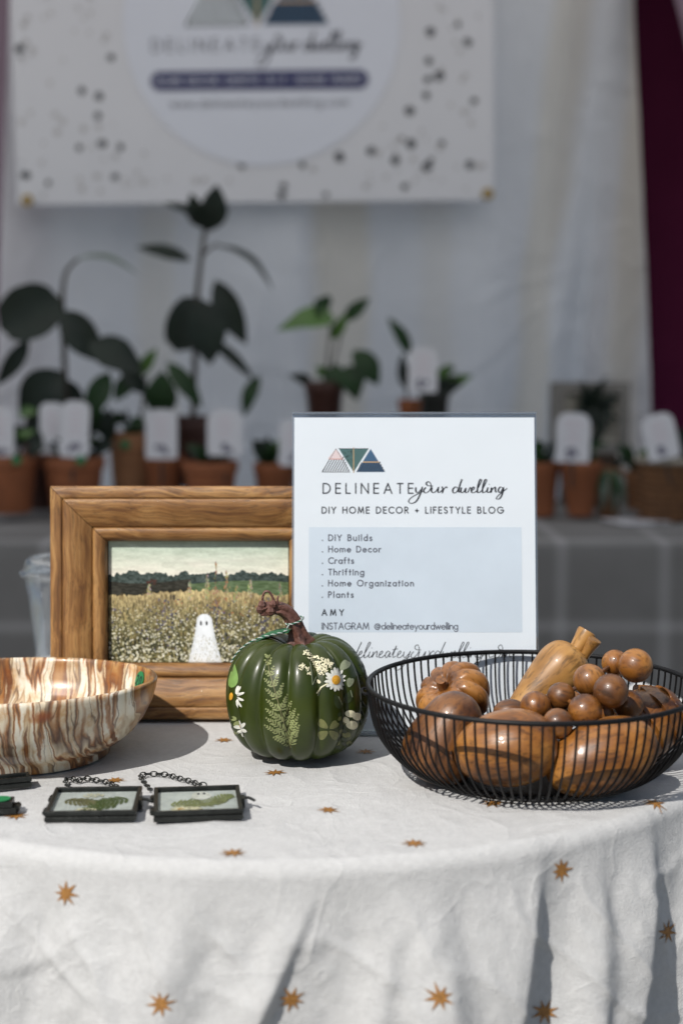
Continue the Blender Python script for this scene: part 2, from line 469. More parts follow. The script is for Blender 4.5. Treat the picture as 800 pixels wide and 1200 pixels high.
r = ramp(nt, bands.outputs[0], [
    (0.30, (0.055, 0.022, 0.010)), (0.355, (0.15, 0.065, 0.028)), (0.375, (0.42, 0.235, 0.085)), (0.41, (0.30, 0.135, 0.040)), (0.435, (0.17, 0.075, 0.032)), (0.448, (0.62, 0.50, 0.33)),
    (0.475, (0.40, 0.27, 0.15)), (0.492, (0.70, 0.63, 0.48)), (0.535, (0.74, 0.70, 0.59)), (0.552, (0.40, 0.19, 0.07)), (0.565, (0.12, 0.06, 0.036)), (0.585, (0.40, 0.22, 0.10)), (0.60, (0.68, 0.58, 0.42)),
    (0.635, (0.30, 0.235, 0.17)), (0.655, (0.10, 0.050, 0.030)), (0.68, (0.36, 0.20, 0.10)), (0.71, (0.66, 0.58, 0.44))])
cl = nd(nt, 'TexNoise', Vector=a1.outputs[0], Scale=60.0, Detail=5.0, Roughness=0.65)
clr = ramp(nt, cl.outputs['Fac'], [(0.34, (0.78, 0.50, 0.24)), (0.52, (1, 1, 1))])
mx = nd(nt, 'MixRGB', _blend_type='MULTIPLY', Fac=0.8, Color1=r.outputs[0], Color2=clr.outputs[0])
# hairline dark seams between the layers
mpv = nd(nt, 'Mapping', Vector=a2.outputs[0], Scale=(85.0, 9.0, 8.0), Rotation=(0, R(6), R(10)))
nv = nd(nt, 'TexNoise', Vector=mpv.outputs[0], Scale=1.0, Detail=2.0)
dv = nd(nt, 'Math', _operation='ABSOLUTE', i0=nd(nt, 'Math', _operation='SUBTRACT', i0=nv.outputs['Fac'], i1=0.47).outputs[0])
vf = nd(nt, 'MapRange', Value=dv.outputs[0], From_Min=0.006, From_Max=0.020, To_Min=0.75, To_Max=0.0)
mx = nd(nt, 'MixRGB', Fac=vf.outputs[0], Color1=mx.outputs[0], Color2=(0.115, 0.062, 0.034))
# a rust red vein on the front of the wall
dsv = nd(nt, 'VectorMath', _operation='MULTIPLY', i0=a2.outputs[0], i1=(0.75, 1.0, 1.6))
ds = nd(nt, 'VectorMath', _operation='DISTANCE', i0=dsv.outputs[0], i1=(0.046 * .75, -0.085, 0.070 * 1.6))
df = nd(nt, 'MapRange', Value=ds.outputs['Value'], From_Min=0.013, From_Max=0.006)
mx2 = nd(nt, 'MixRGB', Fac=df.outputs[0], Color1=mx.outputs[0], Color2=(0.30, 0.065, 0.018))
nt.links.new(mx2.outputs[0], b.inputs['Base Color'])
b.inputs['Roughness'].default_value = 0.34
b.inputs['Coat Weight'].default_value = 0.2
b.inputs['Coat Roughness'].default_value = 0.08
b.inputs['Subsurface Weight'].default_value = 0.12
b.inputs['Subsurface Radius'].default_value = (0.006, 0.004, 0.002)
bp = nd(nt, 'Bump', Height=bands.outputs[0], Strength=0.12, Distance=0.001)
nt.links.new(bp.outputs[0], b.inputs['Normal'])
M['onyx'] = m

# grey check cloth of the rear table
m, nt, b, out = newmat('grey check cloth')
tc = nd(nt, 'TexCoord')
sep = nd(nt, 'SeparateXYZ', Vector=tc.outputs['UV'])


def check_line(sock, off, pitch=0.183, w=0.011):
    f = nd(nt, 'Math', _operation='FRACT', i0=nd(nt, 'Math', _operation='MULTIPLY_ADD', i0=sock, i1=1 / pitch, i2=off).outputs[0])
    d = nd(nt, 'Math', _operation='ABSOLUTE', i0=nd(nt, 'Math', _operation='SUBTRACT', i0=f.outputs[0], i1=0.5).outputs[0])
    return nd(nt, 'MapRange', Value=d.outputs[0], From_Min=w / pitch + 0.03, From_Max=w / pitch - 0.03, To_Min=0.0, To_Max=0.5)


l1, l2 = check_line(sep.outputs['X'], 0.37), check_line(sep.outputs['Y'], 0.32)
ad = nd(nt, 'Math', _operation='ADD', i0=l1.outputs[0], i1=l2.outputs[0])
nn = nd(nt, 'TexNoise', Vector=tc.outputs['Object'], Scale=5.0, Detail=5.0)
c0 = ramp(nt, nn.outputs['Fac'], [(0.3, (0.15, 0.146, 0.14)), (0.7, (0.20, 0.196, 0.19))])
mx = nd(nt, 'MixRGB', Fac=ad.outputs[0], Color1=c0.outputs[0], Color2=(0.33, 0.325, 0.32))
nt.links.new(mx.outputs[0], b.inputs['Base Color'])
b.inputs['Roughness'].default_value = 0.95
b.inputs['Specular IOR Level'].default_value = 0.1
M['grey_cloth'] = m

# ------------------------------------------------------------------ stroke lettering
A_ = lambda cx, cy, rx, ry, a0, a1, n=14: [(cx + rx * math.cos(R(a0 + (a1 - a0) * i / n)), cy + ry * math.sin(R(a0 + (a1 - a0) * i / n))) for i in range(n + 1)]
X_ = 0.62      # x-height where cap height is 1
GL = {
    'A': (.78, [[(0, 0), (.39, 1), (.78, 0)], [(.14, .34), (.64, .34)]]),
    'B': (.56, [[(0, 0), (0, 1)], [(0, 1), (.24, 1)] + A_(.24, .77, .23, .23, 90, -90) + [(0, .54)], [(0, .54), (.28, .54)] + A_(.28, .27, .28, .27, 90, -90) + [(0, 0)]]),
    'C': (.78, [A_(.5, .5, .5, .5, 48, 312, 22)]),
    'D': (.72, [[(0, 0), (0, 1), (.22, 1)] + A_(.22, .5, .5, .5, 90, -90, 20) + [(0, 0)]]),
    'E': (.48, [[(.48, 1), (0, 1), (0, 0), (.48, 0)], [(0, .52), (.44, .52)]]),
    'F': (.46, [[(.46, 1), (0, 1), (0, 0)], [(0, .52), (.42, .52)]]),
    'G': (.92, [A_(.5, .5, .5, .5, 45, 360, 24) + [(.56, .5)]]),
    'H': (.66, [[(0, 0), (0, 1)], [(.66, 0), (.66, 1)], [(0, .54), (.66, .54)]]),
    'I': (.0, [[(0, 0), (0, 1)]]),
    'L': (.42, [[(0, 1), (0, 0), (.42, 0)]]),
    'M': (.92, [[(0, 0), (.14, 1), (.46, .1), (.78, 1), (.92, 0)]]),
    'N': (.72, [[(0, 0), (0, 1), (.72, 0), (.72, 1)]]),
    'O': (1.0, [A_(.5, .5, .5, .5, 0, 360, 28)]),
    'P': (.5, [[(0, 0), (0, 1), (.22, 1)] + A_(.22, .73, .27, .27, 90, -90) + [(0, .46)]]),
    'R': (.54, [[(0, 0), (0, 1), (.22, 1)] + A_(.22, .74, .26, .26, 90, -90) + [(0, .48)], [(.2, .48), (.54, 0)]]),
    'S': (.5, [A_(.25, .75, .22, .25, 30, 270, 12) + A_(.25, .25, .25, .25, 90, -150, 14)[1:]]),
    'T': (.56, [[(0, 1), (.56, 1)], [(.28, 1), (.28, 0)]]),
    'U': (.6, [[(0, 1), (0, .3)] + A_(.3, .3, .3, .3, 180, 360) + [(.6, 1)]]),
    'Y': (.66, [[(0, 1), (.33, .5), (.66, 1)], [(.33, .5), (.33, 0)]]),
    'a': (.58, [A_(.31, .31, .29, .31, 0, 360, 20), [(.6, .62), (.6, 0)]]),
    'c': (.5, [A_(.31, .31, .31, .31, 50, 310, 16)]),
    'd': (.6, [A_(.31, .31, .29, .31, 0, 360, 20), [(.6, 1.05), (.6, 0)]]),
    'e': (.6, [[(.02, .33), (.61, .33)] + A_(.31, .31, .3, .31, 4, 315, 18)]),
    'f': (.34, [A_(.3, .83, .16, .2, 80, 180, 8) + [(.14, 0)], [(0, .6), (.32, .6)]]),
    'g': (.6, [A_(.31, .31, .29, .31, 0, 360, 20), [(.6, .62), (.6, -.1)] + A_(.32, -.1, .28, .27, 0, -160, 12)]),
    'h': (.5, [[(0, 0), (0, 1.05)], [(0, .3)] + A_(.25, .37, .25, .25, 180, 0, 12) + [(.5, 0)]]),
    'i': (.04, [[(.02, 0), (.02, .62)], A_(.02, .85, .035, .035, 0, 360, 8)]),
    'l': (.04, [[(.02, 0), (.02, 1.05)]]),
    'm': (.86, [[(0, 0), (0, .62)], [(0, .3)] + A_(.215, .4, .215, .22, 180, 0, 12) + [(.43, 0)], [(.43, .4)] + A_(.645, .4, .215, .22, 180, 0, 12) + [(.86, 0)]]),
    'n': (.5, [[(0, 0), (0, .62)], [(0, .3)] + A_(.25, .37, .25, .25, 180, 0, 12) + [(.5, 0)]]),
    'o': (.62, [A_(.31, .31, .31, .31, 0, 360, 22)]),
    'r': (.3, [[(0, 0), (0, .62)], [(0, .36)] + A_(.22, .38, .22, .24, 180, 65, 8)]),
    's': (.38, [A_(.19, .46, .16, .16, 35, 270, 10) + A_(.19, .15, .18, .15, 90, -150, 10)[1:]]),
    't': (.3, [[(.14, .92), (.14, 0)], [(0, .6), (.3, .6)]]),
    'u': (.5, [[(0, .62), (0, .25)] + A_(.25, .25, .25, .25, 180, 360, 12), [(.5, .62), (.5, 0)]]),
    'w': (.8, [[(0, .62), (.2, 0), (.4, .6), (.6, 0), (.8, .62)]]),
    'y': (.52, [[(0, .62), (.27, .02)], [(.52, .62), (.12, -.36)]]),
    'z': (.44, [[(0, .6), (.44, .6), (0, .01), (.45, .01)]]),
    'p': (.6, [A_(.31, .31, .29, .31, 0, 360, 20), [(.02, .62), (.02, -.36)]]),
    '+': (.5, [[(0, .42), (.5, .42)], [(.25, .17), (.25, .67)]]),
    '.': (.05, [A_(.025, .03, .035, .035, 0, 360, 8)]),
    '@': (1.0, [A_(.5, .4, .2, .2, 0, 360, 16), [(.7, .6), (.7, .3)] + A_(.8, .3, .1, .12, 180, 330, 6) + A_(.5, .4, .46, .46, -10, 300, 26)]),
    ' ': (.34, []),
}
# joined handwriting, baseline 0, x-height about 20, traced letter by letter
SG = {
    'y': (28, [[(0, 19), (2, 4), (10, 0), (20, 12), (23, 20), (19, -4), (8, -32), (-8, -42), (-20, -36), (-16, -24), (2, -10), (26, 3)]]),
    'o': (30, [[(8, 19), (1, 8), (6, -1), (16, 1), (25, 14), (25, 30), (16, 41), (8, 36), (12, 27), (24, 25), (33, 24)]]),
    'u': (34, [[(0, 19), (-1, 5), (7, -1), (17, 7), (22, 19), (22, 3), (28, 0), (35, 8)]]),
    'r': (22, [[(0, 22), (4, 15), (5, -1), (8, 12), (15, 21), (20, 17)]]),
    'd': (32, [[(20, 16), (10, 21), (2, 9), (7, -2), (18, 4), (26, 30), (31, 50), (25, 24), (24, 2), (34, 5)]]),
    'w': (36, [[(0, 19), (-1, 3), (8, 0), (16, 16), (16, 1), (25, 2), (30, 18), (34, 15)]]),
    'e': (22, [[(0, 6), (10, 14), (8, 21), (1, 14), (2, 1), (13, 0), (21, 8)]]),
    'l': (18, [[(0, 14), (10, 40), (11, 48), (5, 48), (0, 24), (1, 1), (9, 1), (17, 10)]]),
    'i': (13, [[(0, 19), (-1, 3), (5, 0), (11, 6)], [(3, 30), (4.5, 32)]]),
    'n': (24, [[(0, 19), (0, 0), (4, 12), (13, 20), (16, 3), (22, 2)]]),
    'g': (32, [[(16, 18), (6, 20), (1, 7), (9, 0), (18, 18), (16, -8), (8, -24), (-3, -24), (4, -11), (32, 16)]]),
    'a': (26, [[(16, 17), (6, 20), (1, 7), (8, -1), (17, 16), (17, 2), (25, 4)]]),
    't': (20, [[(0, 8), (8, 38), (4, 10), (7, 0), (16, 5)], [(-3, 25), (16, 28)]]),
    'c': (20, [[(13, 17), (6, 20), (0, 9), (6, 0), (19, 5)]]),
    'm': (36, [[(0, 19), (0, 0), (5, 14), (12, 19), (13, 0), (18, 13), (25, 19), (28, 2), (35, 4)]]),
    '.': (10, [[(2, 0), (3.5, 1.5)]]),
    ' ': (16, []),
}


def ribbon(mb, pts, w, z, mi=0, closed=False):
    P = [Vector((p[0], p[1])) for p in pts]
    n = len(P)
    if n < 2:
        return
    d = []
    for i in range(n):
        a, c = P[max(0, i - 1)], P[min(n - 1, i + 1)]
        t = (c - a)
        t = t.normalized() if t.length > 1e-9 else Vector((1, 0))
        k = 1.0
        if 0 < i < n - 1:
            e1, e2 = (P[i] - a), (c - P[i])
            if e1.length > 1e-9 and e2.length > 1e-9:
                co = max(0.35, math.sqrt(max(0, (1 + e1.normalized().dot(e2.normalized())) / 2)))
                k = 1 / co
        d.append((Vector((-t.y, t.x)), k))
    ws = w if isinstance(w, list) else [w] * n
    vs, fs = [], []
    for i in range(n):
        o = d[i][0] * (ws[i] / 2 * min(d[i][1], 1.8))
        vs += [(P[i].x + o.x, P[i].y + o.y, z), (P[i].x - o.x, P[i].y - o.y, z)]
    for i in range(n - 1):
        fs.append((2 * i, 2 * i + 1, 2 * i + 3, 2 * i + 2))
    mb.add(vs, fs, mi)


_k = [0]


def text(mb, s, x0, y0, cap, width=None, track=0.2, stroke=0.09, z=0.0):
    """print-style capitals and lower case, stretched in tracking to the given width"""
    adv = [GL[c][0] * cap for c in s]
    if width is not None:
        tr = (width - sum(adv)) / max(1, len(s) - 1)
    else:
        tr = track * cap
    x = x0
    for c, a in zip(s, adv):
        for st in GL[c][1]:
            P_ = [Vector((x + p[0] * cap, y0 + p[1] * cap)) for p in st]
            run_ = [P_[0]]
            for i in range(1, len(P_)):
                run_.append(P_[i])
                sharp = i < len(P_) - 1 and (P_[i] - P_[i - 1]).length > 1e-9 and (P_[i + 1] - P_[i]).length > 1e-9 and (P_[i] - P_[i - 1]).normalized().dot((P_[i + 1] - P_[i]).normalized()) < 0.6
                if sharp or i == len(P_) - 1:          # corners are cut and lapped so that every stroke keeps its weight
                    q = [p.copy() for p in run_]
                    e = stroke * cap * 0.42
                    if (q[1] - q[0]).length > 1e-9 and (q[-1] - q[-2]).length > 1e-9:
                        a0_, a1_ = (q[0] - q[1]).normalized() * e, (q[-1] - q[-2]).normalized() * e
                        q[0] += a0_
                        q[-1] += a1_
                    _k[0] += 1
                    ribbon(mb, q, stroke * cap, z + (_k[0] % 9) * 4e-6)
                    run_ = [P_[i]]
        x += a + tr


def script(mb, s, x0, y0, unit, stroke, width=None, slant=0.12, z=0.0, yscale=1.0, swell=0.5):
    adv = [SG[c][0] for c in s]
    sx = width / sum(adv) if width else unit
    x = x0
    for c, a in zip(s, adv):
        for st in SG[c][1]:
            pts = catmull([(x + (p[0] + slant * p[1]) * sx, y0 + p[1] * unit * yscale, 0) for p in st], 6)
            ws = []
            for i, p in enumerate(pts):
                q = pts[min(i + 1, len(pts) - 1)] - pts[max(i - 1, 0)]
                down = abs(q.y) / (q.length + 1e-9)
                ws.append(stroke * (1 - swell / 2 + swell * down * (1 if q.y < 0 else 0.45)))
            _k[0] += 1
            ribbon(mb, pts, ws, z + (_k[0] % 7) * 4e-6)
        x += a * sx


def logo(parent, ox, oy, s, z, bold=1.0):
    """three triangles, 233 x 90 units: striped blush, dotted green point-down, blue with stripes. ox, oy = lower left, s = metres per unit"""
    mb = MB()
    dz = 3e-5 * max(1, s / 3e-4)
    P = lambda x, y: (ox + x * s, oy + y * s)

    def poly(pts, mi, k=0):
        mb.add([(*P(*p), z + k * dz) for p in pts], [tuple(range(len(pts)))], mi)

    def line(pts, w, mi, k=1):
        ribbon(mb, [P(*p) for p in pts], w * s * bold, z + k * dz, mi)
    poly([(21, 49), (83, 49), (52, 86)], 0)                       # 0 blush
    poly([(0, 0), (103, 0), (73, 49), (31, 49)][0:2] + [(83, 49), (21, 49)][0:2], 4)
    for i in range(11):
        x = 3 + i * 9.2
        x2 = min(x + 27, 103)
        top = min(46, (103 - x2) * 1.65 + 2, 46)
        a = (x, 1.5)
        t = 46 if x + 26 < 75 else max(4, (103 - x) * 1.02)
        line([a, (x + t * 0.56, 1.5 + t)], 3.2, 3)
    line([(0, 0), (52, 86), (103, 0), (0, 0)], 1.6, 3, 2)
    line([(26, 48), (78, 48)], 3.4, 1, 2)
    poly([(62, 87), (172, 87), (117, 0)], 2)
    line([(117, -3), (117, 92)], 3.2, 5)
    rnd = random.Random(4)
    for i in range(22):
        y = rnd.uniform(35, 82)
        x = rnd.uniform(117 - (y) * 0.6 + 3, 114)
        line([(x, y), (x + 2, y - 3)], 2.4, 3)
    line([(62, 87), (172, 87)], 1.6, 3, 2)
    poly([(127, 0), (233, 0), (180, 86)], 6)
    for i in range(11):
        x = 131 + i * 9.4
        t = 33 if x + 20 < 213 else max(3, (233 - x) * 1.0)
        line([(x, 1.5), (x + t * 0.5, 1.5 + t)], 4.2, 3)
    line([(150, 37), (211, 37)], 4, 5, 2)
    return mb.build('logo', [M['blush'], M['pink'], M['teal'], M['ink'], M['paper'], M['gold_ink'], M['blue']], parent, smooth=False)


# ------------------------------------------------------------------ ground
g = MB()
g.sheet(lambda u, v: (u, v, 0.0), np.linspace(-120, 120, 25), np.linspace(-60, 160, 23))
tag(g.build('ground', M['ground'], smooth=False), kind='structure')

# ------------------------------------------------------------------ canopy tent over the rear half of the stall
ct = thing('canopy_tent', 'white fabric canopy tent shading the rear table and drapes', 'canopy', (-0.35, 2.6, 0))
x0, x1, y0, y1, ze, zp = -2.15, 2.15, -1.56, 1.62, 2.32, 3.0
mb = MB()


def roof(u, v):
    k = 1 - max(abs(u), abs(v))
    return (x0 + (u + 1) / 2 * (x1 - x0), y0 + (v + 1) / 2 * (y1 - y0), ze + (zp - ze) * (k - 0.12 * math.sin(PI * k)))


mb.sheet(roof, np.linspace(-1, 1, 33), np.linspace(-1, 1, 33))
mb.build('roof', M['canopy'], ct)
mb = MB()
ring = [(x0, y0), (x1, y0), (x1, y1), (x0, y1), (x0, y0)]
for (ax, ay), (bx, by) in zip(ring[:-1], ring[1:]):
    mb.sheet(lambda u, v: (ax + (bx - ax) * u, ay + (by - ay) * u, ze - 0.004 - 0.24 * v), np.linspace(0, 1, 12), (0, 1))
mb.build('valance', M['canopy'], ct, smooth=False)
for sx in (x0 + 0.04, x1 - 0.04):
    for sy in (y0 + 0.04, y1 - 0.04):
        mb = MB()
        mb.box((sx, sy, 1.15), (0.035, 0.035, 2.3))
        mb.box((sx, sy, 0.006), (0.09, 0.09, 0.012))
        mb.build('leg', M['white_metal'], ct, smooth=False)
mb = MB()
mb.tube([(x0 + 0.06, 1.2, 2.27), (x1 - 0.06, 1.2, 2.27)], 0.014, 10)
mb.build('crossbar', M['white_metal'], ct)

# ------------------------------------------------------------------ drapes and banner at the back
YB = 3.74


def drape(name, label, mat, left, right, y, folds, seed, ztop=2.28, zbot=0.05, nx=170, nz=60):
    rnd = random.Random(seed)
    ph = [(rnd.uniform(0, 6.28), rnd.uniform(0.8, 1.25), rnd.uniform(-0.5, 0.5)) for _ in range(4)]
    mb = MB()

    def fn(u, v):
        z = ztop + (zbot - ztop) * v
        xa, xb = left(z), right(z)
        x = xa + (xb - xa) * u
        d = 0
        for i, (p, q, sl) in enumerate(ph):
            d += math.sin(x * folds * q * (0.6 + 0.45 * i) + p + sl * z * 1.6) * 0.036 / (1 + 0.6 * i)
        d += 0.010 * math.sin(z * 9 + x * 2.0 + seed) * sstep(0.2, 1.0, v)
        d += 0.016 * noise.noise(Vector((x * 4.5, z * 2.2, seed))) + 0.006 * noise.noise(Vector((x * 11 + z * 4, z * 9, seed + 4)))
        for xz, ln, am in ((0.40, 0.11, .05), (0.50, 0.10, -.03), (0.60, 0.03, .035), (-0.1, 0.0, .03), (-0.42, 0.06, .035)):
            t = (x - xz - ln * z) / 0.045
            d -= am * math.exp(-t * t)
        return (x, y + d, z)
    mb.sheet(fn, np.linspace(0, 1, nx), np.linspace(0, 1, nz))
    return tag(mb.build(name, mat), label, 'drape', 'drapes hung behind the stall')


lerp = lambda z, za, xa, zb, xb: xa + (xb - xa) * (z - za) / (zb - za)
drape('backdrop_drape', 'wide white drape hung behind the plants and the banner', M['drape_white'],
      lambda z: lerp(z, 1.9, -0.775, 0.9, -0.835), lambda z: lerp(z, 1.9, 0.694, 0.943, 0.756), YB, 9, 5)
drape('side_drape', 'dark maroon drape hanging right of the white drape', M['drape_maroon'],
      lambda z: lerp(z, 1.9, 0.62, 0.9, 0.66), lambda z: 1.36, YB + 0.09, 14, 8, nx=90)
drape('side_drape', 'dull mauve drape peeking out left of the white drape', M['drape_mauve'],
      lambda z: -1.5, lambda z: -0.72, YB + 0.09, 14, 11, nx=90)
# pale mauve fold in front of the maroon drape, top right
drape('side_drape', 'pale mauve drape swept aside over the maroon drape', M['drape_mauve'],
      lambda z: lerp(z, 1.93, 0.765, 1.45, 0.88), lambda z: 1.36, YB - 0.06, 16, 21, nx=70)

YN = 3.62
bl, br_, bt = at(20, 240, YN), at(578, 232, YN), at(300, -182, YN)
bn = thing('banner', 'large speckled white vinyl banner with round logo panel, hung on the white drape', 'banner', (bl.x, YN, bl.z), (PI / 2, R(-0.6), 0))
BW, BH = br_.x - bl.x, bt.z - bl.z
px = lambda u, v: ((u - 20) / 558 * BW, (240 - v) / 422 * BH)      # photo pixel -> banner plane
mb = MB()


def bsheet(u, v):
    return (u * BW, v * BH, 0.0009 * math.sin(u * 7 + 1) * math.sin(v * 5 + 0.5))


mb.sheet(bsheet, np.linspace(0, 1, 40), np.linspace(0, 1, 30))
sheet_mb = mb
mb = MB()
cx, cy = px(310, 30)
rad = 160 / 558 * BW
mb.add([(cx, cy, 0.0019)] + [(cx + rad * math.cos(a), cy + rad * math.sin(a), 0.0019) for a in np.linspace(0, 2 * PI, 73)[:-1]],
       [(0, i + 1, (i + 1) % 72 + 1) for i in range(72)])
mb.build('logo_disc', M['banner_disc'], bn, smooth=False)
lx, ly = px(222, 30)
logo(bn, lx, ly, 165 / 558 * BW / 233, 0.0030, 1.0)
mb = MB()
s_ = BW / 558
tx, ty = px(183, 60)
text(mb, 'DELINEATE', tx, ty, 13.5 * s_, 124 * s_, stroke=0.11, z=0.0030)
tx, ty = px(313, 60)
script(mb, 'your dwelling', tx, ty, 0.42 * s_, 2.0 * s_, width=112 * s_, z=0.0030)
mb.build('lettering', M['grey_ink'], bn, smooth=False)
mb = MB()
ax, ay = px(191, 95)
bx, _ = px(422, 95)
hh = 11 * s_
pill = [(ax + hh * math.cos(a), ay + hh * math.sin(a)) for a in np.linspace(PI / 2, 1.5 * PI, 13)] + [(bx + hh * math.cos(a), ay + hh * math.sin(a)) for a in np.linspace(-PI / 2, PI / 2, 13)]
mb.add([(x, y, 0.0030) for x, y in pill], [tuple(range(26))])
n_pill = len(mb.f)
for w_, a, c in (('HOME DECOR', 187, 258), ('CRAFTS', 267, 305), ('DIY', 316, 337), ('HOUSE', 349, 382), ('PLANTS', 392, 424)):
    tx, ty = px(a, 98.6)
    text(mb, w_, tx, ty, 7.0 * s_, (c - a) * s_, stroke=0.15, z=0.0042)
mb.m[n_pill:] = [1] * (len(mb.f) - n_pill)
mb.build('pill', [M['navy'], M['banner_disc']], bn, smooth=False)
mb = MB()
tx, ty = px(203, 126)
text(mb, 'www.delineateyourdwelling.com', tx, ty, 8.5 * s_, 206 * s_, stroke=0.12, z=0.0030)
mb.build('web_address', M['grey_ink'], bn, smooth=False)
rnd = random.Random(17)
mb = sheet_mb
spots = [(480, 133, 7), (482, 172, 7), (398, 187, 7), (463, 192, 6), (505, 40, 6), (515, 92, 7), (502, 96, 5), (100, 105, 5), (120, 112, 6), (118, 135, 5), (122, 168, 6), (95, 172, 5), (143, 172, 5),
         (33, 205, 5), (58, 214, 4), (136, 208, 5), (135, 66, 5), (29, 55, 6), (548, 53, 6), (550, 198, 6), (500, 200, 7), (518, 172, 5), (435, 180, 6), (500, 115, 5), (503, 74, 5), (555, 122, 5), (330, 231, 6), (284, 196, 5), (382, 232, 4), (474, 223, 5), (505, 192, 4), (355, 196, 4)]
for i in range(330):
    u, v = rnd.uniform(24, 572), rnd.uniform(-176, 236)
    if math.hypot(u - 310, v - 30) < 176 + 25 * rnd.random():
        continue
    spots.append((u, v, rnd.choice([2.2, 2.6, 3, 3.4, 4, 4.5]) if v > -20 else rnd.choice([2.5, 3, 4, 6])))
for i, (u, v, r0) in enumerate(spots):
    x, y = px(u, v)
    k = 9
    r1 = r0 * s_ * 0.92
    dark = i < 32 or rnd.random() < 0.06
    z = 0.0013 + 0.00009 * (i % 5)
    mb.add([(x, y, z)] + [(x + r1 * rnd.uniform(0.75, 1.15) * math.cos(2 * PI * j / k), y + r1 * rnd.uniform(0.75, 1.15) * math.sin(2 * PI * j / k), z) for j in range(k)],
           [(0, j + 1, (j + 1) % k + 1) for j in range(k)], 1 if dark else 2)
mb.build('sheet', [M['banner'], M['speck'], M['speck_grey']], bn, smooth=False)
for u, v in ((33, 235), (571, 233), (33, -172), (571, -172)):
    mb = MB()
    x, y = px(u, v)
    mb.tube([(x + 0.009 * math.cos(a), y + 0.009 * math.sin(a), 0.007) for a in np.linspace(0, 2 * PI, 17)[:-1]], 0.0045, 8, closed=True)
    mb.build('grommet', M['brass'], bn)

# ------------------------------------------------------------------ rear table with its grey cloth
RY0, RY1, RX0, RX1 = 2.71, 3.5, -1.25, 1.35
bt_ = thing('folding_table', 'long folding table hidden under the grey check cloth', 'table', (0.05, 3.1, 0))
mb = MB()
mb.box((0, 0, TAB - 0.025), (RX1 - RX0 - 0.02, RY1 - RY0 - 0.02, 0.04))
mb.build('tabletop', M['white_metal'], bt_, smooth=False)
for sx in (-1.1, 1.1):
    for sy in (-0.3, 0.3):
        mb = MB()
        mb.tube([(sx, sy, 0), (sx, sy, TAB - 0.045)], 0.014, 10)
        mb.build('leg', M['white_metal'], bt_)
mb = MB()
uvs = []
ss = list(np.linspace(0, 0.79, 14)) + [0.79 + 0.005, 0.79 + 0.012, 0.79 + 0.025] + list(np.linspace(0.83, 0.79 + 0.70, 22))
xs = np.linspace(RX0, RX1, 130)


def rcloth(x, s):
    top = RY1 - RY0
    if s <= top - 0.0:
        y, z = RY1 - s, TAB - 0.002
        z += 0.0015 * math.sin(x * 9 + s * 14)
    else:
        d = s - top
        e = min(d, 0.02)
        y, z = RY0 - 0.012 * math.sin(e / 0.02 * PI / 2), TAB - 0.002 - 0.012 * (1 - math.cos(e / 0.02 * PI / 2)) - max(0, d - 0.02)
        y -= (0.012 * math.sin(x * 11 + 0.7) + 0.008 * math.sin(x * 23 + 2) + 0.01) * sstep(0.02, 0.5, d)
    return (x, y, z)


mb.sheet(rcloth, xs, ss)
rc = mb.build('tablecloth', M['grey_cloth'])
tag(rc, 'grey tablecloth with pale check lines covering the rear table', 'tablecloth')
uvl = rc.data.uv_layers.new(name='UVMap')
flat = [(x, s) for x in xs for s in ss]
uvl.data.foreach_set('uv', [c for l in rc.data.loops for c in flat[l.vertex_index]])

# ------------------------------------------------------------------ rear plants
def leaf_mesh(mb, base, tip, width, face=(0, -1, 0.2), sag=0.12, fold=0.25, shape='oval', n=10, mi=0):
    b, t = Vector(base), Vector(tip)
    ax = t - b
    L = ax.length
    f = Vector(face)
    f = (f - ax * (f.dot(ax) / (L * L)))
    f = f.normalized() if f.length > 1e-4 else ax.orthogonal().normalized()
    side = ax.normalized().cross(f)
    vs, fs = [], []
    for i in range(n + 1):
        s = i / n
        if shape == 'heart':
            w = (math.sin(PI * min(1, s * 1.0) ** 0.62)) ** 0.8 * (1 - s * 0.25)
        elif shape == 'round':
            w = math.sqrt(max(0, 1 - (2 * s - 1) ** 2)) ** 0.9
        else:
            w = math.sin(PI * s ** 0.85) ** 0.85
        c = b + ax * s + f * (sag * L * (math.sin(PI * s)))
        for k in (-1, -0.55, 0, 0.55, 1):
            x = k * w * width / 2
            rip = 0.02 * width * math.sin(s * 19 + k * 3)
            vs.append(c + side * x + f * (fold * abs(x) + rip))
    for i in range(n):
        for k in range(4):
            a = i * 5 + k
            fs.append((a, a + 1, a + 6, a + 5))
    mb.add(vs, fs, mi)


GP = 'potted plants on the rear table'
O, Hh, Rd = 'oval', 'heart', 'round'


